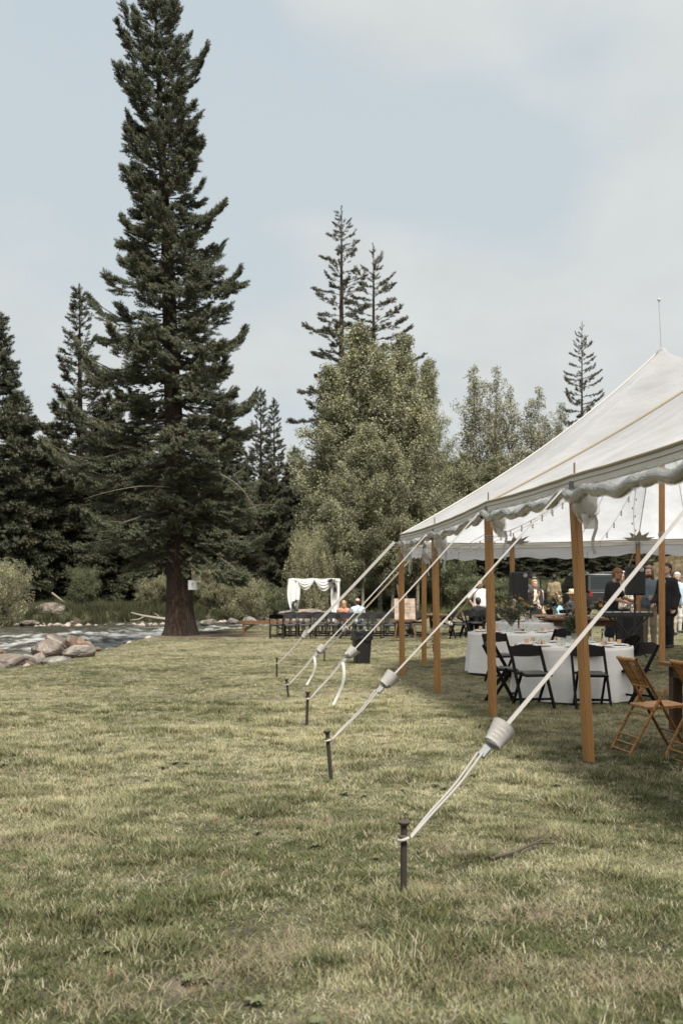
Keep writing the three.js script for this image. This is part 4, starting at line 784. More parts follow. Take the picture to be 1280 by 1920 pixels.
rock(345, 1171, 58, 0.4, 0.2, 0.4, paleRock, 22, 0.9, 'small pale stone at the end of the driftwood');
{ // loose stones along both water lines
  const list = [], g = rockGeo(1, 0.6, 0.8, 31, 5);
  for (let i = 0; i < 420; i++) { const far = rnd() < 0.62; let x = rr(-30, 3); const d0 = rr(18, 54), d = far ? pl(farBank, x) + rr(-4, 0.6) : d0, s = rr(0.06, far ? 0.26 : 0.14), b = rr(0.5, 1.1); if (!far) x = pl(bankX, d) + rr(-0.9, 0.15); list.push([new THREE.Matrix4().makeRotationY(rr(0, 6)).scale(V(s, s, s)).setPosition(x, Math.max(G(x, d), WATER - 0.02) + s * 0.15, -d), [0.36 * b, 0.30 * b, 0.25 * b]]); }
  tag(instanced('river_stones', g, mat(1, 1, 1, 0.85), list, scene), 'small loose stones along the river', null, null, 'stuff');
}
{ // reeds and tall grass on the far bank and under the shrubs
  const g = tuftGeo(46, 0.35, 0.35, 0.95, 0.03, 0.6), list = [];
  for (let i = 0; i < 2600; i++) { const x = rr(-30, 2), f = pl(farBank, x), d = f + 0.2 + Math.pow(rnd(), 1.6) * 7, s = rr(0.35, 0.85), b = rr(0.75, 1.25); if (fbm(x * 0.25, d * 0.3, 40, 2) < -0.34) continue; list.push([new THREE.Matrix4().makeRotationY(rr(0, 6)).scale(V(s, s * rr(0.8, 1.2), s)).setPosition(x, G(x, d) - 0.03, -d), [0.085 * b, 0.088 * b, 0.042 * b]]); }
  tag(instanced('bank_reeds', g, grassMat, list, scene), 'tall green grass along the far river bank', null, null, 'stuff');
  const l2 = [];
  for (let i = 0; i < 3000; i++) { const x = rr(-3, 40), d = rr(50, 82), s = rr(0.4, 0.95), b = rr(0.7, 1.2), dry = x > 9 ? 1 : 0; if (d < pl(farBank, x) && wet(x, d) > 0) continue; if (fbm(x * 0.3, d * 0.3, 44, 2) < -0.05) continue; l2.push([new THREE.Matrix4().makeRotationY(rr(0, 6)).scale(V(s, s * rr(0.7, 1.1), s)).setPosition(x, G(x, d) - 0.03, -d), dry ? [0.28 * b, 0.22 * b, 0.12 * b] : [0.13 * b, 0.14 * b, 0.06 * b]]); }
  tag(instanced('meadow_grass', g, grassMat, l2, scene), 'rough meadow grass below the grove and on the dry hillside', null, null, 'stuff');
}
{ // stones on the hillside right
  [[1272, 1068, 62, 0.9, 0.5], [1232, 1082, 60, 0.5, 0.35], [1255, 1092, 58, 0.6, 0.4], [1283, 1050, 66, 0.7, 0.4], [1250, 1064, 66, 0.6, 0.35]].forEach(([px, py, d, s, h], i) => { const p = ground(px, d); solo('boulder', rockGeo(s, h, s * 0.8, 40 + i), greyRock, ['largest grey stone on the dry hillside behind the guests', 'grey stone low on the hillside beside the centre pole', 'stone just above the heads of the guests in blue', 'highest stone on the hillside at the right edge', 'stone halfway up the dry hillside'][i], 'rock', null, p); });
  const root = thing('driftwood', 'bare grey driftwood trunk with forked roots at the far water edge', 'driftwood', at(240, 1152, 62));
  const rel = (px, py, d = 62) => at(px, py, d).sub(at(240, 1152, 62));
  part('trunk', tube([rel(322, 1163), rel(300, 1160), rel(270, 1155), rel(246, 1149)], 0.12, 7, 20, false, (t) => 1.2 - t * 0.8), mat(0.22, 0.195, 0.16, 0.9), root);
  part('branch', tube([rel(272, 1156), rel(262, 1161), rel(245, 1163)], 0.08, 6, 12, false, (t) => 1.1 - t * 0.7), mat(0.22, 0.195, 0.16, 0.9), root);
  part('branch', tube([rel(300, 1160), rel(296, 1154), rel(290, 1150)], 0.06, 6, 12, false, (t) => 1.1 - t * 0.7), mat(0.22, 0.195, 0.16, 0.9), root);
  solo('dead_log', [rod(at(98, 1112, 66), at(132, 1138, 65), 0.07, 0.05, 7)], mat(0.22, 0.19, 0.14, 0.95), 'thin dead log leaning over the far bank boulder', 'log');
  solo('fallen_stick', [tube([V(0.86, 0.035, -5.78), V(1.0, 0.04, -5.88), V(1.12, 0.05, -6.0), V(1.22, 0.055, -6.12)], 0.009, 6, 16), tube([V(1.12, 0.05, -6.0), V(1.2, 0.07, -6.0), V(1.28, 0.06, -6.02)], 0.005, 5, 8)], mat(0.06, 0.045, 0.035, 0.95), 'dark twig lying in the foreground grass right of the nearest stake', 'stick', null, V(-0.02, 0, 0.12));
  // white notice on the big spruce
  const n = thing('notice_board', 'small white notice nailed to the trunk of the tallest spruce', 'sign', at(361, 1097, 35.35), 0.12);
  part('board', rbox(0.30, 0.33, 0.012, 0.004), mat(0.74, 0.74, 0.73, 0.7), n);
  part('print', [box(0.028, 0.10, 0.002, 0.0, 0.02, 0.0075), box(0.05, 0.022, 0.002, 0, 0.055, 0.0078), box(0.012, 0.05, 0.002, -0.02, 0.01, 0.0078)], mat(0.22, 0.24, 0.28, 0.8), n);
}

// ---------------------------------------------------------------- chairs
const blackResin = phys(0.006, 0.005, 0.0045, 0.55, { specularIntensity: 0.22 }), seatPad = phys(0.05, 0.048, 0.045, 0.4, { specularIntensity: 0.9 });
// folding chair, facing +z, feet on y = 0
function foldingChair(name, label, m) {
  const t = thing(name, label, 'chair');
  const W = 0.215, top = (s) => V(s * W, 0.80, -0.235), front = (s) => V(s * W * 1.04, 0, 0.235), rearTop = (s) => V(s * (W - 0.032), 0.475, 0.10), rearFoot = (s) => V(s * (W - 0.032), 0, -0.215);
  for (const s of [-1, 1]) part('back_post', beam(top(s), front(s), 0.03, 0.048, V(1, 0, 0), 0.006), m, t);
  for (const s of [-1, 1]) part('rear_leg', beam(rearTop(s), rearFoot(s), 0.027, 0.044, V(1, 0, 0), 0.006), m, t);
  part('seat', rbox(0.385, 0.028, 0.40, 0.012, 0, 0.445, 0.055, 0.05, 0, 0), m, t);
  part('seat_pad', rbox(0.33, 0.022, 0.34, 0.01, 0, 0.463, 0.06, 0.05, 0, 0), seatPad, t);
  part('backrest', grid(14, 4, (u, v) => { const x = (u - 0.5) * 2 * (W - 0.01), y = 0.675 + v * (0.12 + 0.03 * (1 - (u * 2 - 1) ** 2)) - 0.012 * (1 - (u * 2 - 1) ** 2) * (1 - v); return V(x, y, -0.16 - (y - 0.64) * 0.5 - 0.025 * (1 - (u * 2 - 1) ** 2)); }), m, t);
  const bk = t.children[t.children.length - 1]; bk.geometry = merge([bk.geometry, bk.geometry.clone().translate(0, 0, 0.018)]);
  part('stretcher', beam(V(-W + 0.03, 0.085, -0.185), V(W - 0.03, 0.085, -0.185), 0.03, 0.018, V(0, 1, 0), 0.004), m, t);
  part('stretcher', beam(V(-W, 0.12, 0.165), V(W, 0.12, 0.165), 0.03, 0.018, V(0, 1, 0), 0.004), m, t);
  return t;
}
const chairSeat = foldingChair('folding_chair', 'black folding chair in the ceremony row, leftmost of the nearest row', blackResin);
let firstChair = true;
function blackChair(p, turn, label, group) { if (firstChair) { firstChair = false; chairSeat.position.copy(p); chairSeat.rotation.y = turn; tag(chairSeat, label, 'chair', group); return chairSeat; } return copyOf(chairSeat, label, p, turn, group); }
{ // ceremony rows: seats seen from behind, facing away over the river
  const rows = [[33.2, -2.15, 11, 'nearest row of ceremony chairs'], [34.7, -2.0, 11, 'second row of ceremony chairs'], [36.4, -1.85, 10, 'farthest row of ceremony chairs']];
  rows.forEach(([d, x0, n, nm], r) => { for (let k = 0; k < n; k++) { const x = x0 + k * 0.47 + rr(-0.03, 0.03); const dd = d - Math.max(0, 4 - k) * 0.05 + rr(-0.05, 0.05); const pos = ['leftmost', 'second', 'third', 'fourth', 'fifth', 'sixth', 'seventh', 'eighth', 'ninth', 'tenth', 'rightmost'][k === n - 1 ? 10 : k]; blackChair(onGround(x, dd), Math.PI + rr(-0.1, 0.1), `black folding chair, ${pos === 'leftmost' || pos === 'rightmost' ? pos : pos + ' from the left'} in the ${nm}`, 'ceremony chairs left of the tent'); } });
  const r2 = [[31.2, 3.65, 5, 'front row of chairs seen between the tent poles'], [32.6, 3.8, 4, 'back row of chairs seen between the tent poles']];
  r2.forEach(([d, x0, n, nm]) => { for (let k = 0; k < n; k++) blackChair(onGround(x0 + k * 0.5, d + k * 0.1), Math.PI - 0.35 + rr(-0.1, 0.1), `black folding chair, ${['leftmost', 'second', 'third', 'fourth', 'fifth'][k]} in the ${nm}`, 'ceremony chairs seen through the tent'); });
}
// ---------------------------------------------------------------- benches and trestle tables by the ceremony
const oldWoodTex = tex(256, 1024, (u, v) => { const g = fbm(u * 40, v * 2, 3, 4), k = 1 + g * 0.6 + fbm(u * 4, v * 5, 9, 3) * 0.35; return [150 * k, 112 * k, 76 * k]; }, true);
oldWoodTex.repeat.set(2.2, 0.9);
const plankWood = mat(0.46, 0.41, 0.35, 0.7, { map: oldWoodTex, bumpMap: woodBump, bumpScale: 0.003 }), darkWood = mat(0.2, 0.17, 0.145, 0.75, { map: oldWoodTex, bumpMap: woodBump, bumpScale: 0.003 }), rusticWood = mat(0.46, 0.43, 0.39, 0.7, { map: oldWoodTex, bumpMap: woodBump, bumpScale: 0.004 });
function bench(p, turn, L, label, group) {
  const t = thing('plank_bench', label, 'bench', p, turn, group);
  part('seat', rbox(L, 0.04, 0.27, 0.006, 0, 0.45, 0), plankWood, t);
  for (const s of [-1, 1]) { part('leg', [box(0.05, 0.43, 0.2, s * (L / 2 - 0.22), 0.215, 0)], plankWood, t); }
  part('brace', beam(V(-L / 2 + 0.25, 0.2, 0), V(-L / 2 + 0.6, 0.42, 0), 0.04, 0.03), plankWood, t); part('brace', beam(V(L / 2 - 0.25, 0.2, 0), V(L / 2 - 0.6, 0.42, 0), 0.04, 0.03), plankWood, t);
  return t;
}
bench(ground(496, 34.6), 0.05, 1.9, 'plank bench left of the ceremony chairs, nearest of the stack of benches', 'plank benches by the ceremony chairs');
bench(ground(500, 36.0), 0.05, 2.1, 'plank bench left of the ceremony chairs, middle one', 'plank benches by the ceremony chairs');
bench(ground(510, 37.6), 0.04, 2.4, 'plank bench left of the ceremony chairs, farthest one', 'plank benches by the ceremony chairs');
function trestle(p, turn, L, label) {
  const t = thing('trestle_table', label, 'table', p, turn, 'plank tables right of the ceremony chairs');
  for (let i = 0; i < 4; i++) part('plank', rbox(L, 0.035, 0.17, 0.005, 0, 0.68, -0.27 + i * 0.18), plankWood, t);
  for (const s of [-1, 1]) { part('cross_leg', beam(V(s * (L / 2 - 0.3), 0, -0.33), V(s * (L / 2 - 0.3), 0.66, 0.28), 0.07, 0.04), darkWood, t); part('cross_leg', beam(V(s * (L / 2 - 0.34), 0, 0.33), V(s * (L / 2 - 0.34), 0.66, -0.28), 0.07, 0.04), darkWood, t); part('brace', beam(V(s * (L / 2 - 0.3), 0.3, 0), V(s * 0.15, 0.63, 0), 0.06, 0.04), darkWood, t); }
  return t;
}
trestle(ground(800, 34.5), 0.12, 2.3, 'plank table with crossed legs behind the second inner pole');
trestle(ground(846, 33.6), -0.2, 2.0, 'plank table with crossed legs just left of the white guest');
[[822, 1161, 'first folded white cloth on the plank tables'], [826, 1157, 'second folded white cloth stacked on the plank tables']].forEach(([px, py, l], i) => solo('folded_cloth', rbox(0.5, 0.1, 0.3, 0.03), mat(0.66, 0.65, 0.63, 0.9), l, 'cloth', null, at(px, py + 1, 33.8)));
{ // easel with a painted board, a pot of flowers at its foot
  const p = ground(757, 31.2), e = thing('easel', 'wooden easel with a pale board, half hidden by a tent pole', 'easel', p, 0.15);
  part('leg', beam(V(-0.36, 0, 0.2), V(-0.06, 1.5, -0.02), 0.04, 0.025), plankWood, e); part('leg', beam(V(0.36, 0, 0.2), V(0.06, 1.5, -0.02), 0.04, 0.025), plankWood, e); part('leg', beam(V(0, 0, -0.5), V(-0.03, 1.5, -0.04), 0.04, 0.025), plankWood, e);
  part('mast', beam(V(-0.14, 1.25, 0), V(-0.20, 1.78, -0.08), 0.05, 0.03), plankWood, e); part('ledge', beam(V(-0.4, 0.66, 0.14), V(0.4, 0.66, 0.14), 0.04, 0.05, V(0, 1, 0)), plankWood, e);
  const bt = tex(128, 128, (u, v) => { const k = 1 + fbm(u * 4, v * 4, 3, 4) * 0.4; return [188 * k, 168 * k, 152 * k]; }); const b = part('board', rbox(0.66, 0.66, 0.02, 0.004, 0, 1.02, 0.11, -0.14, 0, 0), mat(0.85, 0.8, 0.78, 0.7, { map: bt }), e);
  const wr = []; for (let i = 0; i < 4; i++) for (let k = 0; k < 5; k++) wr.push(new THREE.TorusGeometry(0.022, 0.004, 4, 10, rr(3, 6)).scale(1.2, 0.8, 1).translate(-0.16 + k * 0.08 + rr(-0.01, 0.01), 1.18 - i * 0.09, 0.125 + (i - 1.5) * 0.013));
  part('script', wr, mat(0.3, 0.24, 0.22, 0.8), b);
}
// ---------------------------------------------------------------- flowers
const petalMats = { white: mat(0.62, 0.58, 0.5, 0.8), orange: mat(0.62, 0.26, 0.04, 0.8), gold: mat(0.55, 0.33, 0.06, 0.8), red: mat(0.22, 0.02, 0.03, 0.8), pink: mat(0.5, 0.27, 0.24, 0.8), plum: mat(0.09, 0.03, 0.05, 0.8) };
const stemM = phys(0.085, 0.105, 0.05, 0.8, { transmission: 0.2, thickness: 0 }), glassM = phys(0.9, 0.92, 0.9, 0.06, { transmission: 0.85, thickness: 0, ior: 1.5 });
const flowerGeo = (() => { const l = []; for (let ring = 0; ring < 3; ring++) for (let k = 0; k < 7 - ring; k++) { const a = k * 6.283 / (7 - ring) + ring, tilt = 0.25 + ring * 0.4; l.push(grid(2, 3, (u, v) => { const w = (u - 0.5) * 0.7 * Math.sin(Math.PI * (0.15 + 0.8 * v)), r = v * (1 - ring * 0.22); return V(Math.cos(a) * r * Math.cos(tilt) - Math.sin(a) * w, r * Math.sin(tilt) + 0.1 * (u - 0.5) ** 2, Math.sin(a) * r * Math.cos(tilt) + Math.cos(a) * w); })); } l.push(ball(0.22, 0, 0.15, 0, 1, 0.7, 1, 8, 6)); return merge(l); })();
function bouquet(name, label, p, h, r, mix, n, vaseH = 0.16, cat = 'flowers', group) {
  const t = thing(name, label, cat, p, 0, group);
  part('vase', lathe([[0.001, 0.004], [0.05, 0.004], [0.055, 0.02], [0.05, vaseH * 0.6], [0.042, vaseH], [0.046, vaseH + 0.008]], 16), glassM, t);
  const stems = [], leaves = [];
  for (let i = 0; i < n * 3; i++) { const a = i * 2.4, q = Math.sqrt(rnd()), e = V(Math.cos(a) * r * q, vaseH + (h - vaseH) * rr(0.35, 1) * (1 - 0.25 * q), Math.sin(a) * r * q), m = V(e.x * 0.25, vaseH + 0.03, e.z * 0.25); stems.push(tube([V(e.x * -0.08, 0.03, e.z * -0.08), m, e], 0.003, 4, 6)); for (let k = 0; k < 15; k++) { const c = m.clone().lerp(e, rr(0.1, 1.05)), b = rr(0, 6.28), L = rr(0.04, 0.095), y = rr(-0.6, 0.8); leaves.push(grid(1, 3, (u, v) => { const w = (u - 0.5) * L * 0.42 * Math.sin(Math.PI * (0.1 + 0.85 * v)); return V(c.x + Math.cos(b) * L * v - Math.sin(b) * w, c.y + y * L * v, c.z + Math.sin(b) * L * v + Math.cos(b) * w); })); } }
  part('stems', stems, stemM, t).userData.kind = 'stuff'; part('leaves', leaves, stemM, t).userData.kind = 'stuff';
  for (let i = 0; i < n; i++) { const a = i * 2.4 + 0.7, q = Math.sqrt((i + 0.5) / n), s = rr(0.028, 0.05); const f = part('blossom', flowerGeo, petalMats[mix[i % mix.length]], t); f.position.set(Math.cos(a) * r * q * 0.9, vaseH + (h - vaseH) * rr(0.45, 0.95) * (1 - 0.3 * q), Math.sin(a) * r * q * 0.9); f.rotation.set(Math.sin(a) * 0.8 + 0.3, 0, -Math.cos(a) * 0.8); f.scale.setScalar(s); }
  return t;
}
bouquet('flower_pot', 'pot of dark leaves and white blossoms at the foot of the easel', ground(768, 31.4), 0.55, 0.2, ['white', 'pink', 'white', 'plum'], 8, 0.2, 'flowers');
{ // wedding arch
  const p = ground(590, 42.5), a = thing('wedding_arch', 'wooden arch draped with white cloth before the ceremony chairs', 'arch', p, -0.06);
  const W = 0.98, H = 2.04, beamM = mat(0.75, 0.6, 0.45, 0.7, { map: oldWoodTex }); const cl = phys(0.84, 0.83, 0.81, 0.95, { transmission: 0.15, thickness: 0 });
  for (const s of [-1, 1]) part('post', box(0.08, H, 0.08, s * W, H / 2, 0), beamM, a);
  part('top_beam', rbox(2 * W + 0.2, 0.08, 0.08, 0.006, 0, H + 0.02, 0), beamM, a);
  const swag = (x0, x1, drop, z) => grid(26, 18, (u, v) => { const s = Math.sin(Math.PI * u), f = 0.035 * Math.sin(v * 26 + u * 5) * s; return V(lerp(x0, x1, u), H + 0.07 - v * drop * (0.15 + 0.85 * s) * (1 - 0.0 * v), z + 0.06 + 0.12 * s * Math.sin(v * 2.6) + f); });
  part('swag', swag(-W + 0.24, -0.02, 0.5, 0), cl, a); part('swag', swag(0.0, W - 0.16, 0.55, 0.01), cl, a);
  const drape = (x, w0, w1, y1, bulge) => grid(22, 26, (u, v) => { const w = lerp(w0, w1, sstep(0.25, 0.95, v)); return V(x + (u - 0.5) * w + bulge * Math.sin(Math.PI * Math.min(1, v * 1.25)) * (u < 0.5 ? -1 : 0.1), H + 0.08 - v * (H - y1), 0.08 + 0.05 * Math.sin(u * 19 + v * 2) * (0.4 + v) + 0.03 * Math.sin(u * 7)); });
  part('drape', drape(-W + 0.12, 0.5, 0.16, 0.1, 0.07), cl, a); part('drape', drape(W - 0.08, 0.36, 0.30, 0.12, 0.03), cl, a);
  part('swag', grid(16, 8, (u, v) => V(lerp(-W - 0.1, W + 0.12, u), H + 0.075 + 0.02 * Math.sin(u * 17) - v * 0.11 * (0.5 + 0.5 * Math.abs(Math.sin(u * 7.5))), 0.075 + 0.01 * Math.sin(v * 9))), cl, a);
  const gar = (pts, n, r) => { const c = new THREE.CatmullRomCurve3(pts), l = []; for (let i = 0; i < n; i++) { const q = c.getPointAt(rnd()).add(V(rr(-r, r), rr(-r, r), rr(-r * 0.5, r))), b = rr(0, 6.28), L = rr(0.05, 0.1); l.push(grid(1, 2, (u, v) => { const w = (u - 0.5) * L * 0.5 * Math.sin(Math.PI * (0.15 + 0.7 * v)); return V(q.x + Math.cos(b) * L * v - Math.sin(b) * w, q.y + rr(-0.01, 0.01) - L * 0.5 * v, q.z + Math.sin(b) * L * v + Math.cos(b) * w); })); } return l; };
  part('garland', gar([V(W - 0.38, H - 0.02, 0.16), V(W - 0.2, H + 0.04, 0.18), V(W - 0.1, H - 0.2, 0.18), V(W - 0.08, H - 0.5, 0.18)], 240, 0.05), mat(0.035, 0.042, 0.028, 0.8), a).userData.kind = 'stuff';
  part('garland', gar([V(-W + 0.26, 1.2, 0.16), V(-W + 0.1, 1.1, 0.18), V(-W + 0.12, 0.9, 0.18), V(-W + 0.25, 0.76, 0.18)], 220, 0.05), mat(0.035, 0.042, 0.028, 0.8), a).userData.kind = 'stuff';
}
{ // black bin with a bag folded over its rim
  const p = ground(678, 21.6), b = thing('rubbish_bin', 'black bin with a black bag folded over its rim on the lawn', 'bin', p, 0.25), m = mat(0.012, 0.012, 0.011, 0.4), bag = mat(0.014, 0.014, 0.014, 0.22);
  const sq = (w, d, y) => (u) => { const a = u * 6.283 + Math.PI / 4, c = Math.cos(a), s = Math.sin(a), k = Math.pow(Math.pow(Math.abs(c), 6) + Math.pow(Math.abs(s), 6), -1 / 6); return V(c * k * w, y, s * k * d); };
  part('tub', grid(40, 6, (u, v) => sq(lerp(0.155, 0.20, v), lerp(0.15, 0.19, v), v * 0.70)(u)), m, b);
  part('bag', grid(64, 14, (u, v) => { const y = v < 0.25 ? lerp(0.60, 0.745, v / 0.25) : 0.745 - (v - 0.25) / 0.75 * (0.22 + 0.07 * N3(u * 9, 1, 2)), inn = v < 0.25 ? -0.012 : 0.014, q = sq(0.203 + inn, 0.193 + inn, y)(u), f = 1 + 0.05 * N3(u * 16, v * 2.5, 4) + 0.03 * N3(u * 40, v * 5, 8); return V(q.x * f, q.y + 0.02 * N3(u * 14, 2, 5), q.z * f); }), bag, b);
}

// ---------------------------------------------------------------- dining tables
const linen = mat(0.84, 0.83, 0.81, 0.9, { map: clothTex, bumpMap: clothBump, bumpScale: 0.006 }), china = mat(0.78, 0.77, 0.74, 0.3), napkin = mat(0.70, 0.66, 0.60, 0.85), kraft = mat(0.52, 0.33, 0.19, 0.8), paper = mat(0.74, 0.70, 0.63, 0.85), darkGlass = mat(0.03, 0.025, 0.02, 0.2);
const clothM = (lift) => (sd, r, H) => grid(160, 26, (u, v) => {
  const a = u * 6.283; if (v < 0.3) { const q = v / 0.3 * r; return V(Math.cos(a) * q, H + 0.004, Math.sin(a) * q); }
  const t = (v - 0.3) / 0.7, f = Math.sin(a * 11 + sd + 1.2 * N3(Math.cos(a) * 2, Math.sin(a) * 2, sd)) * 0.6 + 0.5 * Math.sin(a * 6 + sd * 2) + 0.4 * N3(Math.cos(a) * 6, Math.sin(a) * 6, sd), rad = r + 0.012 + 0.006 * Math.sin(Math.min(1, t * 8)) + t * (0.035 + 0.045 * f * sstep(0.05, 0.8, t));
  return V(Math.cos(a) * rad, H + 0.004 - t * (H - lift) - 0.012 * Math.exp(-t * 20) * 0, Math.sin(a) * rad);
});
const clock = (a) => ['three', 'four', 'five', 'six', 'seven', 'eight', 'nine', 'ten', 'eleven', 'twelve', 'one', 'two'][((Math.round(a / 0.5236) % 12) + 12) % 12] + ' o\u2019clock';   // six is nearest the camera
const tableR = 0.83, tableH = 0.755;
function roundTable(p, sd, who, seats, skip = []) {
  const t = thing('round_table', 'round table under the white cloth, the ' + who + ' one of three', 'table', p, 0, 'round dining tables');
  part('tabletop', lathe([[0.001, tableH - 0.03], [tableR - 0.005, tableH - 0.03], [tableR, tableH - 0.015], [tableR - 0.005, tableH], [0.001, tableH]], 48), plankWood, t);
  for (let k = 0; k < 4; k++) { const a = k * 1.571 + 0.5; part('leg', rod(V(Math.cos(a) * 0.55, 0, Math.sin(a) * 0.55), V(Math.cos(a) * 0.5, tableH - 0.03, Math.sin(a) * 0.5), 0.016, 0.016, 8), steel, t); }
  const c = solo('tablecloth', clothM(0.015)(sd, tableR, tableH), linen, 'long white cloth hanging in folds over the ' + who + ' round table', 'tablecloth', 'white tablecloths', p);
  const G1 = 'place settings on the round tables';
  for (let k = 0; k < seats; k++) {
    const a = k / seats * 6.283 + sd * 0.37, q = p.clone().add(V(Math.cos(a) * (tableR - 0.18), tableH + 0.006, Math.sin(a) * (tableR - 0.18)));
    const pl3 = thing('place_setting', `white plate with a kraft card, at ${clock(a)} on the ${who} round table`, 'plate', q, -a, G1);
    part('plate', lathe([[0.001, 0.002], [0.085, 0.003], [0.135, 0.016], [0.138, 0.018], [0.13, 0.019], [0.08, 0.008], [0.001, 0.007]], 28), china, pl3);
    part('napkin', rbox(0.15, 0.014, 0.09, 0.006, 0, 0.022, 0, 0, 0.2, 0), napkin, pl3);
    part('card', [box(0.055, 0.06, 0.003, 0.0, 0.058, 0.012, -0.35), box(0.055, 0.06, 0.003, 0, 0.058, -0.012, 0.35)], kraft, pl3);
    const gl = thing('drinking_glass', `clear drinking glass by the plate at ${clock(a)} on the ${who} round table`, 'glass', p.clone().add(V(Math.cos(a + 0.28) * (tableR - 0.34), tableH + 0.006, Math.sin(a + 0.28) * (tableR - 0.34))), 0, 'glasses on the round tables');
    part('bowl', lathe([[0.001, 0.004], [0.03, 0.004], [0.033, 0.02], [0.037, 0.105], [0.035, 0.105], [0.031, 0.022], [0.001, 0.012]], 18), glassM, gl);
    if (k % 2) { const bx = thing('favour_box', `small pale favour box by the plate at ${clock(a)} on the ${who} round table`, 'box', p.clone().add(V(Math.cos(a - 0.3) * (tableR - 0.36), tableH + 0.006, Math.sin(a - 0.3) * (tableR - 0.36))), a, 'favour boxes on the round tables'); part('carton', rbox(0.06, 0.05, 0.05, 0.004, 0, 0.025, 0), paper, bx); part('ribbon', [box(0.062, 0.052, 0.012, 0, 0.026, 0), box(0.03, 0.012, 0.03, 0, 0.056, 0, 0, 0.6, 0)], kraft, bx); }
  }
  for (let k = 0; k < 3; k++) { const a = k * 2.1 + sd, q = p.clone().add(V(Math.cos(a) * 0.2, tableH + 0.006, Math.sin(a) * 0.2)); const cd = thing('candle_jar', `glass candle jar, ${['first', 'second', 'third'][k]} round the flowers on the ${who} round table`, 'candle', q, 0, 'candle jars on the round tables'); part('jar', lathe([[0.001, 0.004], [0.032, 0.004], [0.035, 0.07], [0.033, 0.07], [0.029, 0.012]], 14), glassM, cd); part('wax', lathe([[0.001, 0.01], [0.027, 0.01], [0.027, 0.038], [0.001, 0.036]], 12), china, cd); }
  const m = thing('menu_card', 'dark menu stand in the middle of the ' + who + ' round table', 'card', p.clone().add(V(0.14, tableH + 0.006, 0.25)), 0.3, 'menu stands'); part('panel', box(0.07, 0.05, 0.01, 0, 0.025, 0, -0.2), darkGlass, m);
  return t;
}
const T1 = ground(1072, 14.3), T2 = ground(962, 18.6), T3 = ground(1000, 22.3);
roundTable(T1, 1.0, 'front', 9); roundTable(T2, 2.3, 'middle', 9); roundTable(T3, 3.9, 'far', 8);
bouquet('flower_vase', 'dark red and green centrepiece on the front round table, beside a wooden pole', T1.clone().add(V(0.02, tableH + 0.006, 0.05)), 0.62, 0.22, ['red', 'plum', 'white', 'red', 'pink'], 11, 0.16, 'flowers');
bouquet('flower_vase', 'largest centrepiece, white and golden flowers with long green sprays, on the middle round table', T2.clone().add(V(-0.05, tableH + 0.006, 0.05)), 0.80, 0.36, ['white', 'gold', 'orange', 'white', 'plum', 'gold'], 15, 0.17, 'flowers');
bouquet('flower_vase', 'red and purple centrepiece on the far round table', T3.clone().add(V(-0.15, tableH + 0.006, 0.1)), 0.66, 0.3, ['red', 'orange', 'plum', 'red', 'pink'], 12, 0.16, 'flowers');
// black chairs round the front and middle tables
const GC = 'black folding chairs at the round tables';
const chairAt = (px, d, turn, l) => blackChair(ground(px, d), turn, l, GC);
chairAt(996, 13.35, Math.PI - 0.22, 'black folding chair, back turned, at the front table left of the nearest strap');
chairAt(1106, 13.2, Math.PI + 0.05, 'black folding chair with its back to the camera, half hidden by the nearest wooden pole');
chairAt(1188, 13.75, -1.9, 'black folding chair seen from the side at the right of the front table');
chairAt(944, 14.2, Math.PI - 1.1, 'black folding chair turned sideways behind the left wooden pole');
chairAt(938, 16.8, Math.PI - 0.35, 'black folding chair at the front of the middle round table');
chairAt(1045, 17.4, -2.3, 'black folding chair between the middle and the front round tables');
chairAt(1160, 15.3, -0.9, 'black folding chair at the far right of the front round table');
chairAt(1000, 24.2, 0.2, 'black folding chair behind the far round table'); chairAt(955, 23.6, 0.5, 'black folding chair at the far left of the far round table');

// ---------------------------------------------------------------- plank farm tables
function farmTable(p, turn, L, W, label) {
  const t = thing('farm_table', label, 'table', p, turn);
  const n = 5, w = W / n; for (let i = 0; i < n; i++) part('plank', rbox(w - 0.006, 0.04, L, 0.005, -W / 2 + (i + 0.5) * w, 0.74 + 0.002 * (i % 2), 0), rusticWood, t);
  for (const s of [-1, 1]) part('apron', box(0.03, 0.12, L - 0.24, s * (W / 2 - 0.09), 0.658, 0), darkWood, t);
  for (const s of [-1, 1]) part('apron', box(W - 0.22, 0.12, 0.03, 0, 0.658, s * (L / 2 - 0.10)), darkWood, t);
  for (const a of [-1, 1]) for (const b of [-1, 1]) part('leg', rbox(0.11, 0.72, 0.11, 0.006, a * (W / 2 - 0.13), 0.36, b * (L / 2 - 0.16)), darkWood, t);
  return t;
}
const FT = farmTable(onGround(4.155, 9.95), 0.12, 2.5, 0.95, 'dark plank table at the right edge with bamboo chairs');
FT.position.y += 0.02;
farmTable(ground(1112, 21.6), 1.25, 2.1, 0.9, 'plank table in the middle, under the man in the black shirt');
farmTable(ground(1056, 24.2), 1.35, 1.5, 0.9, 'plank table behind the far round table');
bouquet('flower_vase', 'small vase with an orange rose on the middle plank table', ground(1123, 21.4, 0.77), 0.42, 0.13, ['orange', 'orange', 'white', 'gold'], 6, 0.15, 'flowers');
bouquet('flower_vase', 'vase with a red dahlia and a golden sunflower behind the far round table', ground(1040, 24.1, 0.77), 0.62, 0.2, ['gold', 'red', 'orange', 'plum'], 9, 0.17, 'flowers');
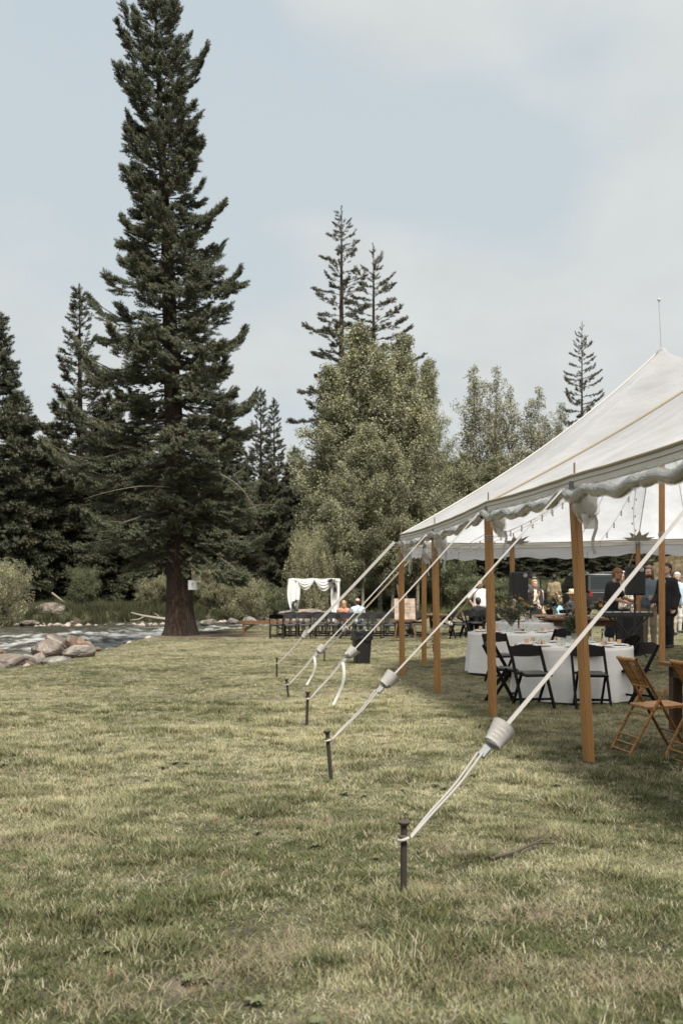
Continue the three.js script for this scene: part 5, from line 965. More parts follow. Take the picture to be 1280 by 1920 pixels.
[[1095, 21.8], [1142, 21.3], [1152, 21.5], [1108, 21.2], [1133, 21.8]].forEach(([px, d], i) => { const g = thing('drinking_glass', ORD[[3, 0, 4, 1, 2].indexOf(i) < 0 ? i : [0, 3, 4, 1, 2][i]] + ' clear glass from the left on the middle plank table', 'glass', ground(px, d, 0.765), 0, 'glasses on the middle plank table'); part('bowl', lathe([[0.001, 0.004], [0.03, 0.004], [0.036, 0.11], [0.034, 0.11], [0.028, 0.012]], 14), glassM, g); });
[[1088, 21.9], [1118, 21.2], [1150, 21.8], [1052, 24.3], [1064, 24.0]].forEach(([px, d], i) => { const g = thing('place_setting', ['leftmost white plate on the middle plank table', 'middle white plate on the middle plank table', 'rightmost white plate on the middle plank table', 'left white plate on the rear plank table', 'right white plate on the rear plank table'][i], 'plate', ground(px, d, 0.765), i, 'plates on the plank tables'); part('plate', lathe([[0.001, 0.002], [0.085, 0.003], [0.135, 0.018], [0.08, 0.009], [0.001, 0.008]], 20), china, g); part('napkin', rbox(0.14, 0.016, 0.08, 0.006, 0, 0.022, 0), napkin, g); });
{ // on the near farm table
  const q = V(3.95, FT.position.y + 0.765, -10.6), pl3 = thing('place_setting', 'white plate and napkin on the dark plank table at the right edge', 'plate', q); part('plate', lathe([[0.001, 0.002], [0.09, 0.003], [0.14, 0.018], [0.085, 0.009], [0.001, 0.008]], 28), china, pl3); part('napkin', rbox(0.16, 0.016, 0.1, 0.006, 0, 0.024, 0, 0, 0.5), paper, pl3);
  const m = thing('menu_card', 'pale menu card lying at the edge of the dark plank table', 'card', V(3.74, FT.position.y + 0.765, -10.5), 0.4); part('panel', rbox(0.2, 0.006, 0.13, 0.002, 0, 0.004, 0, 0, 0.3), paper, m);
  const r = thing('red_rose', 'red rose in a low jar at the right edge', 'flower', V(4.03, FT.position.y + 0.765, -10.85)); part('jar', lathe([[0.001, 0.004], [0.04, 0.004], [0.042, 0.09], [0.04, 0.09], [0.036, 0.012]], 16), glassM, r); for (const [x, z] of [[0, 0], [0.06, 0.03], [-0.04, 0.04]]) { const f = part('blossom', flowerGeo, petalMats.red, r); f.position.set(x, 0.13, z); f.scale.setScalar(0.055); }
}
// bamboo folding chairs at the right edge
const bambooTex = tex(128, 512, (u, v) => { const ring = Math.exp(-((((v * 5) % 1) - 0.5) ** 2) / 0.0012), k = 1 + fbm(u * 10, v * 30, 4, 3) * 0.35 - ring * 0.35; return [196 * k, 138 * k, 74 * k]; }, true); bambooTex.repeat.set(4, 1.2);
const bamboo = mat(0.52, 0.53, 0.46, 0.45, { map: bambooTex }), bambooDark = mat(0.28, 0.26, 0.21, 0.45, { map: bambooTex }), cane = mat(0.66, 0.66, 0.58, 0.6, { map: bambooTex });
function bambooChair(p, turn, label) {
  const t = thing('bamboo_chair', label, 'chair', p, turn, 'bamboo folding chairs at the dark plank table');
  const W = 0.2, top = (s) => V(s * W, 0.9, -0.27), ff = (s) => V(s * W, 0, 0.27), rt = (s) => V(s * (W + 0.005), 0.60, -0.0), rf = (s) => V(s * (W + 0.005), 0, -0.34);
  for (const s of [-1, 1]) part('back_post', rod(ff(s), top(s), 0.017, 0.015, 9), bambooDark, t);
  for (const s of [-1, 1]) part('rear_leg', tube([V(s * (W + 0.02), 0.63, 0.02), V(s * (W + 0.02), 0.33, -0.16), rf(s)], 0.016, 9, 14), bamboo, t);
  const P = (u, y) => V((u - 0.5) * 2 * (W + 0.01), y, -0.27 + (0.9 - y) * 0.6 - 0.035 * Math.sin(Math.PI * u));
  part('top_rail', tube([0, 0.25, 0.5, 0.75, 1].map((u) => P(u, 0.905)), 0.019, 8, 16), cane, t);
  part('lower_rail', tube([0, 0.25, 0.5, 0.75, 1].map((u) => P(u, 0.645)), 0.014, 8, 16), cane, t);
  for (let i = 0; i < 13; i++) { const u = 0.06 + i / 12 * 0.88; part('slat', beam(P(u, 0.65), P(u, 0.9), 0.024, 0.007, V(1, 0, 0), 0.002), i % 4 === 1 ? bambooDark : bamboo, t); }
  part('seat_frame', [beam(V(-W, 0.44, -0.14), V(-W, 0.46, 0.24), 0.026, 0.03), beam(V(W, 0.44, -0.14), V(W, 0.46, 0.24), 0.026, 0.03), beam(V(-W, 0.44, -0.14), V(W, 0.44, -0.14), 0.026, 0.03, V(0, 1, 0)), beam(V(-W, 0.46, 0.24), V(W, 0.46, 0.24), 0.026, 0.03, V(0, 1, 0))], bamboo, t);
  part('seat', rbox(0.37, 0.012, 0.36, 0.003, 0, 0.458, 0.05, -0.05), cane, t);
  for (const y of [0.02, 0.09, 0.16, 0.37]) { const z = -0.34 + y * 0.53; part('rung', rod(V(-W - 0.02, y, z), V(W + 0.02, y, z), 0.010, 0.010, 7), bamboo, t); }
  part('rung', rod(V(-W, 0.2, 0.15), V(W, 0.2, 0.15), 0.010, 0.010, 7), bambooDark, t);
  return t;
}
bambooChair(onGround((1224 - 640) / FOC * 9.75, 9.75), 1.72, 'bamboo folding chair with a slatted back, in full view at the right');
bambooChair(onGround((1330 - 640) / FOC * 9.1, 9.1), 1.72, 'bamboo folding chair cut off by the right edge of the picture');

// ---------------------------------------------------------------- loudspeakers, keyboard
const spk = mat(0.012, 0.012, 0.012, 0.65), grilleTex = tex(64, 64, (u, v) => { const a = ((u * 16) % 1) - 0.5, b = ((v * 16) % 1) - 0.5; return grey(Math.hypot(a, b) < 0.3 ? 8 : 34); }, true); grilleTex.repeat.set(3, 3);
function speaker(p, turn, label, w, h, tripod) {
  const t = thing('loudspeaker', label, 'speaker', p.clone(), turn, 'loudspeakers on stands');
  part('cabinet', rbox(w, h, 0.3, 0.03, 0, 0, -0.02), spk, t);
  part('grille', rbox(w * 0.9, h * 0.92, 0.02, 0.008, 0, 0, 0.135), mat(0.7, 0.7, 0.7, 0.6, { map: grilleTex }), t);
  const lg = part('badge', [new THREE.TorusGeometry(0.034, 0.005, 6, 26)], mat(0.62, 0.62, 0.6, 0.4), t); lg.position.set(w * 0.27, h * 0.38, 0.148);
  part('badge_mark', [beam(V(-0.022, -0.016, 0), V(0.03, 0.02, 0), 0.012, 0.004), beam(V(-0.012, 0.014, 0), V(0.022, -0.012, 0), 0.008, 0.004)], mat(0.62, 0.62, 0.6, 0.4), lg);
  part('corner', [ball(0.02, -w / 2 + 0.02, h / 2 - 0.01, 0.1), ball(0.02, w / 2 - 0.02, h / 2 - 0.01, 0.1)], mat(0.05, 0.05, 0.05, 0.4), t);
  const fy = G(p.x, -p.z);
  const s = thing('speaker_stand', label.replace(/^black loudspeaker/, 'black tripod stand under the loudspeaker'), 'stand', V(p.x, fy, p.z - 0.03), turn, 'tripod stands');
  part('pole', rod(V(0, 0.35, 0), V(0, p.y - h / 2 - fy, 0), 0.018, 0.018, 10), spk, s); part('collar', rod(V(0, 0.5, 0), V(0, 0.6, 0), 0.03, 0.03, 10), spk, s);
  for (let k = 0; k < 3; k++) { const a = k * 2.094 + tripod; const l = part('leg', beam(V(0, 0.58, 0), V(Math.cos(a) * 0.5, 0.01, Math.sin(a) * 0.5), 0.03, 0.012, V(-Math.sin(a), 0, Math.cos(a)), 0.002), spk, s); part('brace', beam(V(0, 0.22, 0), V(Math.cos(a) * 0.26, 0.29, Math.sin(a) * 0.26), 0.02, 0.008, V(-Math.sin(a), 0, Math.cos(a)), 0.002), spk, l); }
  return t;
}
speaker(at(972, 1100, 20.3), 0.1, 'black loudspeaker in front of a far tent pole', 0.34, 0.60, 0.5);
speaker(at(1190, 1089, 18.6), -0.12, 'black loudspeaker crossed by the nearest strap', 0.34, 0.54, 0.15);
{
  const p = ground(1186, 19.6), k = thing('keyboard', 'dark electronic keyboard on a crossed stand before the guests on the right', 'keyboard', p.clone().add(V(-0.1, 0.86, 0)), 0.12);
  part('case', rbox(0.95, 0.085, 0.26, 0.012), mat(0.02, 0.02, 0.02, 0.4), k); part('panel', box(0.9, 0.012, 0.09, 0, 0.046, -0.07), mat(0.28, 0.28, 0.27, 0.5), k);
  for (let i = 0; i < 24; i++) part('key', box(0.033, 0.012, 0.12, -0.43 + i * 0.037, 0.047, 0.055), i % 5 === 2 ? mat(0.01, 0.01, 0.01, 0.4) : china, k);
  const s = thing('keyboard_stand', 'crossed steel stand under the dark keyboard', 'stand', p.clone().add(V(-0.1, 0, 0)), 0.12);
  for (const z of [-0.12, 0.12]) { part('cross_leg', beam(V(-0.35, 0, z), V(0.35, 0.81, z), 0.03, 0.03, V(0, 0, 1)), spk, s); part('cross_leg', beam(V(0.35, 0, z), V(-0.35, 0.81, z), 0.03, 0.03, V(0, 0, 1)), spk, s); }
  const b = thing('bass_speaker', 'tall black bass speaker under the right loudspeaker', 'speaker', ground(1180, 20.3), 0.05); part('cabinet', rbox(0.42, 0.78, 0.42, 0.015, 0, 0.42, 0), spk, b); part('grille', rbox(0.36, 0.7, 0.015, 0.005, 0, 0.42, 0.213), mat(0.6, 0.6, 0.6, 0.6, { map: grilleTex }), b); part('foot', [box(0.05, 0.03, 0.05, -0.15, 0.015, 0.15), box(0.05, 0.03, 0.05, 0.15, 0.015, 0.15), box(0.05, 0.03, 0.05, -0.15, 0.015, -0.15), box(0.05, 0.03, 0.05, 0.15, 0.015, -0.15)], spk, b);
}
// ---------------------------------------------------------------- parked cars
const paintBlack = phys(0.012, 0.013, 0.013, 0.3, { clearcoat: 1, clearcoatRoughness: 0.08 }), paintSilver = phys(0.46, 0.47, 0.47, 0.3, { clearcoat: 1, clearcoatRoughness: 0.1, metalness: 0.3 }), carGlass = mat(0.015, 0.018, 0.018, 0.06), tyreM = mat(0.012, 0.012, 0.012, 0.9), rimM = mat(0.4, 0.4, 0.4, 0.35, { metalness: 0.8 }), lampRed = mat(0.25, 0.015, 0.01, 0.25), chrome = mat(0.6, 0.6, 0.6, 0.2, { metalness: 0.9 });
// car along z, front at +z; prof: [z, sill y, waist y, roof y, half width at the waist]
function car(name, label, p, turn, o) {
  const t = thing(name, label, 'car', p, turn), { L, W, H, waist, body, roofM, hatch, hood } = o;
  const z0 = -L / 2, z1 = L / 2;
  const lower = (u, v) => { // u round the section, v along the car
    const z = lerp(z0, z1, v), end = Math.min(v, 1 - v) * L, k = 1 - 0.18 * Math.exp(-end * 5), yTop = v > hood ? lerp(waist, waist - 0.14, (v - hood) / (1 - hood)) : waist, yb = 0.30 + 0.1 * Math.exp(-end * 6);
    const a = u * 6.283, c = Math.cos(a), s = Math.sin(a), q = Math.pow(Math.pow(Math.abs(c), 7) + Math.pow(Math.abs(s), 7), -1 / 7), ym = (yTop + yb) / 2, yh = (yTop - yb) / 2;
    return V(c * q * W / 2 * k * (1 - 0.05 * Math.max(0, s * q)), ym + s * q * yh * (1 - 0.06 * Math.exp(-end * 8)), z);
  };
  const shell = [grid(48, 40, lower)]; for (const v of [0, 1]) { const sh = grid(48, 6, (u, w) => { const q = lower(u, v), c = V(0, (waist + 0.3) / 2, q.z); return c.lerp(q, w); }); shell.push(sh); }
  part('body', shell, body, t);
  const cz0 = z0 + (hatch ? 0.06 : 0.55), cz1 = lerp(z0, z1, hood) - 0.1, rz0 = cz0 + (hatch ? 0.28 : 0.55), rz1 = cz1 - 0.75;
  const cab = (w0, w1, lift, zz) => { const B = [[-w0, waist - 0.02, cz0 - zz], [w0, waist - 0.02, cz0 - zz], [w0, waist - 0.02, cz1 + zz], [-w0, waist - 0.02, cz1 + zz]], T = [[-w1, H - lift, rz0 - zz], [w1, H - lift, rz0 - zz], [w1, H - lift, rz1 + zz], [-w1, H - lift, rz1 + zz]]; return [B, T]; };
  const [B, T] = cab(W / 2 - 0.06, W / 2 - 0.2, 0.06, 0);
  const quad = (a, b, c, d, n = 4) => grid(n, n, (u, v) => { const q = V(...a).lerp(V(...b), u).lerp(V(...d).lerp(V(...c), u), v); return q; });
  const sc = (q, m, k) => q.map((x, i) => lerp(m[i], x, k)), midq = (l) => [0, 1, 2].map((i) => l.reduce((s, q) => s + q[i], 0) / l.length);
  const faces = [[B[0], B[1], T[1], T[0], 'rear_window'], [B[1], B[2], T[2], T[1], 'side_window'], [B[2], B[3], T[3], T[2], 'windscreen'], [B[3], B[0], T[0], T[3], 'side_window']];
  part('pillars', faces.map(([a, b, c, d]) => quad(a, b, c, d)), body, t);
  for (const [a, b, c, d, nm] of faces) {
    const n = V(...b).sub(V(...a)).cross(V(...d).sub(V(...a))).normalize(), m = midq([a, b, c, d]); if (n.dot(V(...m).sub(V(0, m[1], (cz0 + cz1) / 2))) < 0) n.negate();
    const side = nm === 'side_window', spans = side ? [[0.06, 0.33], [0.37, 0.64], [0.67, 0.94]] : [[0.07, 0.93]];
    for (const [s0, s1] of spans) { const g = grid(3, 3, (u, v) => { const uu = lerp(s0, s1, u), vv = lerp(0.12, 0.9, v); return V(...a).lerp(V(...b), uu).lerp(V(...d).lerp(V(...c), uu), vv).addScaledVector(n, 0.008); }); part(nm, g, carGlass, t); }
  }
  part('roof', grid(10, 12, (u, v) => { const x = (u - 0.5) * 2 * (W / 2 - 0.19), z = lerp(rz0 - 0.03, rz1 + 0.03, v); return V(x, H - 0.06 + 0.06 * (1 - (u * 2 - 1) ** 4) * (1 - (v * 2 - 1) ** 4), z); }), roofM || body, t);
  if (o.rack) for (const s of [-1, 1]) part('roof_rail', tube([V(s * (W / 2 - 0.27), H - 0.02, rz0 + 0.1), V(s * (W / 2 - 0.27), H + 0.05, rz0 + 0.25), V(s * (W / 2 - 0.27), H + 0.05, rz1 - 0.2), V(s * (W / 2 - 0.27), H - 0.02, rz1)], 0.018, 6, 20), chrome, t);
  if (hood < 0.95 && o.hoodM) part('bonnet', grid(12, 12, (u, v) => V((u - 0.5) * (W - 0.2), waist + 0.012 - 0.14 * v + 0.03 * (1 - (u * 2 - 1) ** 2), lerp(cz1 + 0.1, z1 - 0.12, v))), o.hoodM, t);
  for (const s of [-1, 1]) for (const zz of [z0 + L * 0.2, z1 - L * 0.19]) { const w = part('wheel', new THREE.TorusGeometry(0.26, 0.085, 12, 28).scale(1, 1, 1.3).rotateY(Math.PI / 2).translate(s * (W / 2 - 0.08), 0.34, zz), tyreM, t); part('rim', new THREE.CylinderGeometry(0.2, 0.2, 0.06, 20).rotateZ(Math.PI / 2).translate(s * (W / 2 - 0.02), 0.34, zz), rimM, w); }
  for (const s of [-1, 1]) part('tail_light', rbox(0.14, 0.24, 0.05, 0.02, s * (W / 2 - 0.15), waist - 0.16, z0 + 0.0), lampRed, t);
  for (const s of [-1, 1]) part('headlight', rbox(0.3, 0.12, 0.06, 0.03, s * (W / 2 - 0.28), waist - 0.27, z1 - 0.02), mat(0.6, 0.6, 0.58, 0.1), t);
  part('bumper', rbox(W - 0.16, 0.2, 0.12, 0.05, 0, 0.42, z0), body, t); part('bumper', rbox(W - 0.16, 0.2, 0.12, 0.05, 0, 0.42, z1), body, t);
  part('number_plate', rbox(0.34, 0.13, 0.012, 0.004, 0, waist - 0.32, z0 - 0.03), mat(0.55, 0.55, 0.53, 0.5), t); part('trim', box(W - 0.3, 0.03, 0.02, 0, waist - 0.08, z0 - 0.015), chrome, t);
  if (o.door) { // front left door standing open
    const dz = cz1 - 0.55, d = new THREE.Group(); d.name = 'open_door'; t.add(d); d.position.set(W / 2 - 0.02, 0, dz); d.rotation.y = -1.25;
    part('panel', rbox(0.08, waist - 0.38, 1.02, 0.03, 0, (waist + 0.38) / 2, -0.51), body, d); part('frame', [beam(V(0, waist, -0.03), V(-0.1, H - 0.12, -0.35), 0.05, 0.05), beam(V(-0.1, H - 0.12, -0.35), V(-0.1, H - 0.12, -0.95), 0.05, 0.05), beam(V(-0.1, H - 0.12, -0.95), V(0, waist, -1.0), 0.05, 0.05)], body, d);
    part('mirror', rbox(0.2, 0.14, 0.1, 0.03, 0.12, waist + 0.06, -0.1), body, d);
  }
  return t;
}
{
  const suv = car('estate_car', 'black off-road car with a silver roof seen from behind, its front door open', ground(1094, 46, 0.02), Math.PI + 0.2, { L: 4.7, W: 1.86, H: 1.9, waist: 1.14, body: paintBlack, roofM: paintSilver, hatch: true, hood: 0.72, rack: true });
  const dr = new THREE.Group(); dr.name = 'open_door'; dr.position.copy(ground(1024, 47)); dr.rotation.y = 0.3; scene.add(dr);
  part('door_panel', rbox(0.74, 0.66, 0.08, 0.04, 0, 0.80, 0), paintBlack, dr); part('door_frame', [beam(V(-0.34, 1.1, 0), V(-0.32, 1.74, 0), 0.07, 0.05), beam(V(-0.33, 1.72, 0), V(0.34, 1.76, 0), 0.07, 0.05, V(0, 1, 0)), beam(V(0.34, 1.1, 0), V(0.34, 1.78, 0), 0.06, 0.05)], paintBlack, dr); part('mirror', rbox(0.16, 0.13, 0.1, 0.04, -0.36, 1.16, 0.08), paintBlack, dr);
  suv.updateMatrixWorld(true); suv.attach(dr);
}
car('saloon_car', 'dark car with a silver bonnet, cut off by the right edge', ground(1322, 33), -0.35, { L: 4.5, W: 1.8, H: 1.42, waist: 0.98, body: paintBlack, roofM: paintBlack, hatch: false, hood: 0.68, hoodM: paintSilver });
// ---------------------------------------------------------------- people: one continuous surface each, clothes over it
// surface nets over a field f(x, y, z) that is negative inside
function netMesh(f, lo, hi, c) {
  const n = [0, 1, 2].map((k) => Math.ceil((hi[k] - lo[k]) / c) + 1), [nx, ny, nz] = n, F = new Float32Array(nx * ny * nz);
  for (let k = 0, q = 0; k < nz; k++) for (let j = 0; j < ny; j++) for (let i = 0; i < nx; i++, q++) F[q] = f(lo[0] + i * c, lo[1] + j * c, lo[2] + k * c);
  const id = new Int32Array(nx * ny * nz).fill(-1), pos = [], idx = [], C = [[0, 0, 0], [1, 0, 0], [0, 1, 0], [1, 1, 0], [0, 0, 1], [1, 0, 1], [0, 1, 1], [1, 1, 1]], E = [[0, 1], [2, 3], [4, 5], [6, 7], [0, 2], [1, 3], [4, 6], [5, 7], [0, 4], [1, 5], [2, 6], [3, 7]], S = [1, nx, nx * ny];
  for (let k = 0; k < nz - 1; k++) for (let j = 0; j < ny - 1; j++) for (let i = 0; i < nx - 1; i++) {
    const q = i + j * nx + k * nx * ny, v = C.map(([a, b, d]) => F[q + a + b * S[1] + d * S[2]]); let s = 0; for (const x of v) if (x < 0) s++; if (s === 0 || s === 8) continue;
    let x = 0, y = 0, z = 0, m = 0; for (const [a, b] of E) if ((v[a] < 0) !== (v[b] < 0)) { const t = v[a] / (v[a] - v[b]); x += lerp(C[a][0], C[b][0], t); y += lerp(C[a][1], C[b][1], t); z += lerp(C[a][2], C[b][2], t); m++; }
    id[q] = pos.length / 3; pos.push(lo[0] + (i + x / m) * c, lo[1] + (j + y / m) * c, lo[2] + (k + z / m) * c);
  }
  for (let k = 1; k < nz - 1; k++) for (let j = 1; j < ny - 1; j++) for (let i = 1; i < nx - 1; i++) {
    const q = i + j * nx + k * nx * ny, a = F[q] < 0;
    for (let ax = 0; ax < 3; ax++) { const b = F[q + S[ax]] < 0; if (a === b) continue; const u = S[(ax + 1) % 3], w = S[(ax + 2) % 3], A = id[q], B = id[q - u], D = id[q - w], K = id[q - u - w]; if (a) idx.push(A, B, K, A, K, D); else idx.push(A, K, B, A, D, K); }
  }
  const g = new THREE.BufferGeometry(); g.setAttribute('position', new THREE.Float32BufferAttribute(pos, 3)); g.setIndex(idx); g.computeVertexNormals(); return g;
}
const smin = (a, b, k) => { const h = Math.max(k - Math.abs(a - b), 0) / k; return Math.min(a, b) - h * h * k * 0.25; };
// bones: [ax, ay, az, bx, by, bz, ra, rb]
function field(bones, k, grow = 0) {
  return (x, y, z) => { let d = 9; for (const b of bones) { const bx = b[3] - b[0], by = b[4] - b[1], bz = b[5] - b[2], px = x - b[0], py = y - b[1], pz = z - b[2], t = clamp((px * bx + py * by + pz * bz) / (bx * bx + by * by + bz * bz + 1e-9), 0, 1), e = Math.hypot(px - bx * t, py - by * t, pz - bz * t) - lerp(b[6], b[7], t) - grow; d = d > 8 ? e : smin(d, e, k); } return d; };
}
function hull(bones, pad) { const lo = [9, 9, 9], hi = [-9, -9, -9]; for (const b of bones) for (const o of [0, 3]) for (let k = 0; k < 3; k++) { const r = Math.max(b[6], b[7]) + pad; lo[k] = Math.min(lo[k], b[o + k] - r); hi[k] = Math.max(hi[k], b[o + k] + r); } return [lo, hi]; }
const netOf = (bones, k, grow, c, cut) => { const f = field(bones, k, grow), [lo, hi] = hull(bones, grow + 2 * c + 0.01); return netMesh(cut ? (x, y, z) => Math.max(f(x, y, z), cut(x, y, z)) : f, lo, hi, c); };
const skinMats = { fair: mat(0.50, 0.31, 0.22, 0.55), tan: mat(0.40, 0.22, 0.14, 0.55) };
const eyeM = mat(0.03, 0.025, 0.02, 0.3), lipM = mat(0.36, 0.16, 0.13, 0.5);
const B = (a, b, ra, rb) => [a.x, a.y, a.z, b.x, b.y, b.z, ra, rb];
/* spec: H height, sit, skin, hair {m, long, bald}, shirt {m, sleeve 0..1, open}, legs {m, skirt}, shoes m, hat, lean, look [yaw, pitch], arms [[elbow, wrist], [elbow, wrist]] as offsets from the shoulder, thick */
function person(label, pos, turn, o) {
  const H = o.H || 1.75, s = H / 1.75, w = o.wide || 1, t = thing('person', label, 'person', pos, turn, o.group), X = (x, y, z) => V(x * s * (Math.abs(x) < 0.3 ? 1 : 1), y * s, z * s);
  const seat = o.sit ? 0.47 : 0.93, bend = o.lean || 0;
  const pel = X(0, seat, 0), up = (h, side = 0, fw = 0) => V(side * s * w, pel.y + Math.cos(bend) * h * s - 0, pel.z + (Math.sin(bend) * h + fw) * s);
  const waist = up(0.13), chest = up(0.34, 0, 0.01), neck = up(0.53, 0, 0.0), hd = up(0.69, 0, 0.025);
  const yaw = (o.look || [0, 0])[0], pit = (o.look || [0, 0])[1];
  hd.add(V(Math.sin(yaw) * 0.02, 0, Math.sin(pit) * 0.07)); hd.y -= Math.abs(Math.sin(pit)) * 0.03;
  const torso = [B(pel.clone().add(V(-0.075 * w * s, 0, 0)), waist.clone().add(V(-0.06 * w * s, 0, 0)), 0.105 * s * w, 0.098 * s * w), B(pel.clone().add(V(0.075 * w * s, 0, 0)), waist.clone().add(V(0.06 * w * s, 0, 0)), 0.105 * s * w, 0.098 * s * w), B(waist.clone().add(V(-0.06 * w * s, 0, 0)), up(0.36, -0.085), 0.098 * s * w, 0.105 * s), B(waist.clone().add(V(0.06 * w * s, 0, 0)), up(0.36, 0.085), 0.098 * s * w, 0.105 * s), B(up(0.44, -0.135), up(0.44, 0.135), 0.072 * s, 0.072 * s), B(up(0.40, -0.05), neck, 0.10 * s, 0.055 * s)];
  const neckB = [B(neck.clone().add(V(0, -0.03 * s, 0)), hd.clone().add(V(0, -0.06 * s, -0.015 * s)), 0.058 * s, 0.052 * s)];
  const arms = [], fore = [], hands = [], armEnds = [];
  const A = o.arms || [[[-0.05, -0.28, -0.03], [-0.05, -0.53, 0.05]], [[0.05, -0.28, -0.03], [0.05, -0.53, 0.05]]];
  [-1, 1].forEach((sd, i) => {
    const sh = up(0.435, sd * 0.18), el = sh.clone().add(X(...A[i][0])), wr = sh.clone().add(X(...A[i][1]));
    arms.push(B(sh, el, 0.055 * s * w, 0.043 * s)); fore.push(B(el, wr, 0.043 * s, 0.028 * s)); armEnds.push([sh, el, wr]);
    const d = wr.clone().sub(el).normalize(), side = V(0, 0, 1).cross(d); if (side.lengthSq() < 0.05) side.set(1, 0, 0); side.normalize(); const nn = d.clone().cross(side).normalize(); if (nn.y > 0 && Math.abs(d.y) < 0.7) nn.negate();
    const P = (a, b, c) => wr.clone().addScaledVector(d, a * s).addScaledVector(side, b * s).addScaledVector(nn, c * s), hb = [B(P(-0.01, 0, 0), P(0.075, 0.018, 0.004), 0.025 * s, 0.019 * s), B(P(0.0, 0, 0), P(0.075, -0.02, 0.004), 0.025 * s, 0.018 * s)];
    const curl = o.grip ? 0.055 : 0.028;
    [[-0.032, 0.052], [-0.011, 0.066], [0.011, 0.071], [0.032, 0.062]].forEach(([b, L]) => { hb.push(B(P(0.075, b, 0.004), P(0.075 + L * 0.55, b * 1.12, 0.004 + curl * 0.4), 0.0095 * s, 0.0088 * s), B(P(0.075 + L * 0.55, b * 1.12, 0.004 + curl * 0.4), P(0.075 + L * (o.grip ? 0.7 : 0.98), b * 1.15, 0.004 + curl * 1.1), 0.0088 * s, 0.0075 * s)); });
    hb.push(B(P(0.015, -sd * 0.024, 0.006), P(0.055, -sd * 0.052, 0.02), 0.013 * s, 0.0105 * s), B(P(0.055, -sd * 0.052, 0.02), P(0.085, -sd * 0.05, 0.034), 0.0105 * s, 0.008 * s));
    hands.push(hb);
  });
  const thigh = [], shin = [], feet = [], shoe = [];
  const st = o.step || 0;
  [-1, 1].forEach((sd, i) => {
    const hip = V(pel.x + sd * 0.088 * s, pel.y - 0.02 * s, pel.z), kn = o.sit ? X(sd * 0.11, 0.50, 0.42) : X(sd * 0.1, 0.49, 0.02 + sd * st * 0.5), an = o.sit ? X(sd * 0.11, 0.08, 0.38) : X(sd * 0.105, 0.085, -0.03 + sd * st);
    kn.z += 0; thigh.push(B(hip, kn, 0.088 * s * w, 0.057 * s)); shin.push(B(kn, kn.clone().lerp(an, 0.35).add(V(0, 0, -0.012 * s)), 0.056 * s, 0.055 * s), B(kn.clone().lerp(an, 0.35).add(V(0, 0, -0.012 * s)), an, 0.055 * s, 0.037 * s));
    const toe = an.clone().add(X(sd * 0.025, -0.052, 0.15)); feet.push(B(an.clone().add(X(0, -0.03, -0.02)), toe, 0.036 * s, 0.026 * s)); shoe.push(B(an.clone().add(X(0, -0.035, -0.035)), toe, 0.046 * s, 0.034 * s), B(an.clone().add(X(0, 0.0, 0)), an.clone().add(X(0, -0.03, 0)), 0.046 * s, 0.046 * s));
  });
  // head with brow, cheeks, jaw, nose, chin, ears
  const R = new THREE.Matrix4().makeRotationFromEuler(new THREE.Euler(pit, yaw, 0, 'YXZ')), Hp = (x, y, z) => V(x * s, y * s, z * s).applyMatrix4(R).add(hd);
  const headB = [B(Hp(0, 0.045, -0.022), Hp(0, 0.04, 0.012), 0.083 * s, 0.079 * s), B(Hp(0, -0.005, 0.02), Hp(0, -0.065, 0.045), 0.068 * s, 0.040 * s), B(Hp(-0.022, -0.04, 0.03), Hp(0.022, -0.04, 0.03), 0.05 * s, 0.05 * s), B(Hp(-0.028, 0.025, 0.078), Hp(0.028, 0.025, 0.078), 0.014 * s, 0.014 * s), B(Hp(0, 0.012, 0.088), Hp(0, -0.022, 0.105), 0.009 * s, 0.014 * s), B(Hp(-0.014, -0.052, 0.082), Hp(0.014, -0.052, 0.082), 0.010 * s, 0.010 * s), B(Hp(0, -0.084, 0.07), Hp(0, -0.08, 0.062), 0.018 * s, 0.02 * s), B(Hp(-0.08, 0.012, -0.012), Hp(-0.083, -0.024, -0.006), 0.014 * s, 0.010 * s), B(Hp(0.08, 0.012, -0.012), Hp(0.083, -0.024, -0.006), 0.014 * s, 0.010 * s)];
  const bodyBones = [...torso, ...neckB, ...arms, ...fore, ...thigh, ...shin, ...feet];
  const skin = skinMats[o.skin || 'fair'];
  const body = part('body', [netOf(bodyBones, 0.035, 0, 0.02), netOf([...headB, ...neckB], 0.022, 0, 0.009), ...hands.map((h) => netOf(h, 0.008, 0, 0.0065))], skin, t);
  for (const sd of [-1, 1]) part('eye', ball(0.0085 * s, ...Hp(sd * 0.03, 0.006, 0.088).toArray(), 1.3, 0.8, 0.6, 8, 6), eyeM, body);
  part('mouth', rod(Hp(-0.02, -0.052, 0.090), Hp(0.02, -0.052, 0.090), 0.004 * s, 0.004 * s, 6), lipM, body);
  // hair
  if (o.hair) {
    const hb = [B(Hp(0, 0.058, -0.034), Hp(0, 0.062, 0.004), 0.087 * s, 0.082 * s)];
    if (o.hair.long) { hb.push(B(Hp(0, 0.01, -0.06), Hp(0, -0.16 * o.hair.long, -0.075), 0.078 * s, 0.06 * s)); for (const sd of [-1, 1]) hb.push(B(Hp(sd * 0.066, 0.02, -0.02), Hp(sd * 0.085, -0.17 * o.hair.long, -0.01), 0.036 * s, 0.034 * s)); }
    else hb.push(B(Hp(0, 0.0, -0.055), Hp(0, -0.045, -0.055), 0.07 * s, 0.05 * s));
    if (o.hair.beard) hb.push(B(Hp(-0.03, -0.065, 0.052), Hp(0.03, -0.065, 0.052), 0.036 * s, 0.036 * s), B(Hp(0, -0.09, 0.06), Hp(0, -0.11, 0.055), 0.03 * s, 0.02 * s));
    if (o.hair.bun) hb.push(B(Hp(0, 0.08, -0.11), Hp(0, 0.10, -0.12), 0.042 * s, 0.038 * s));
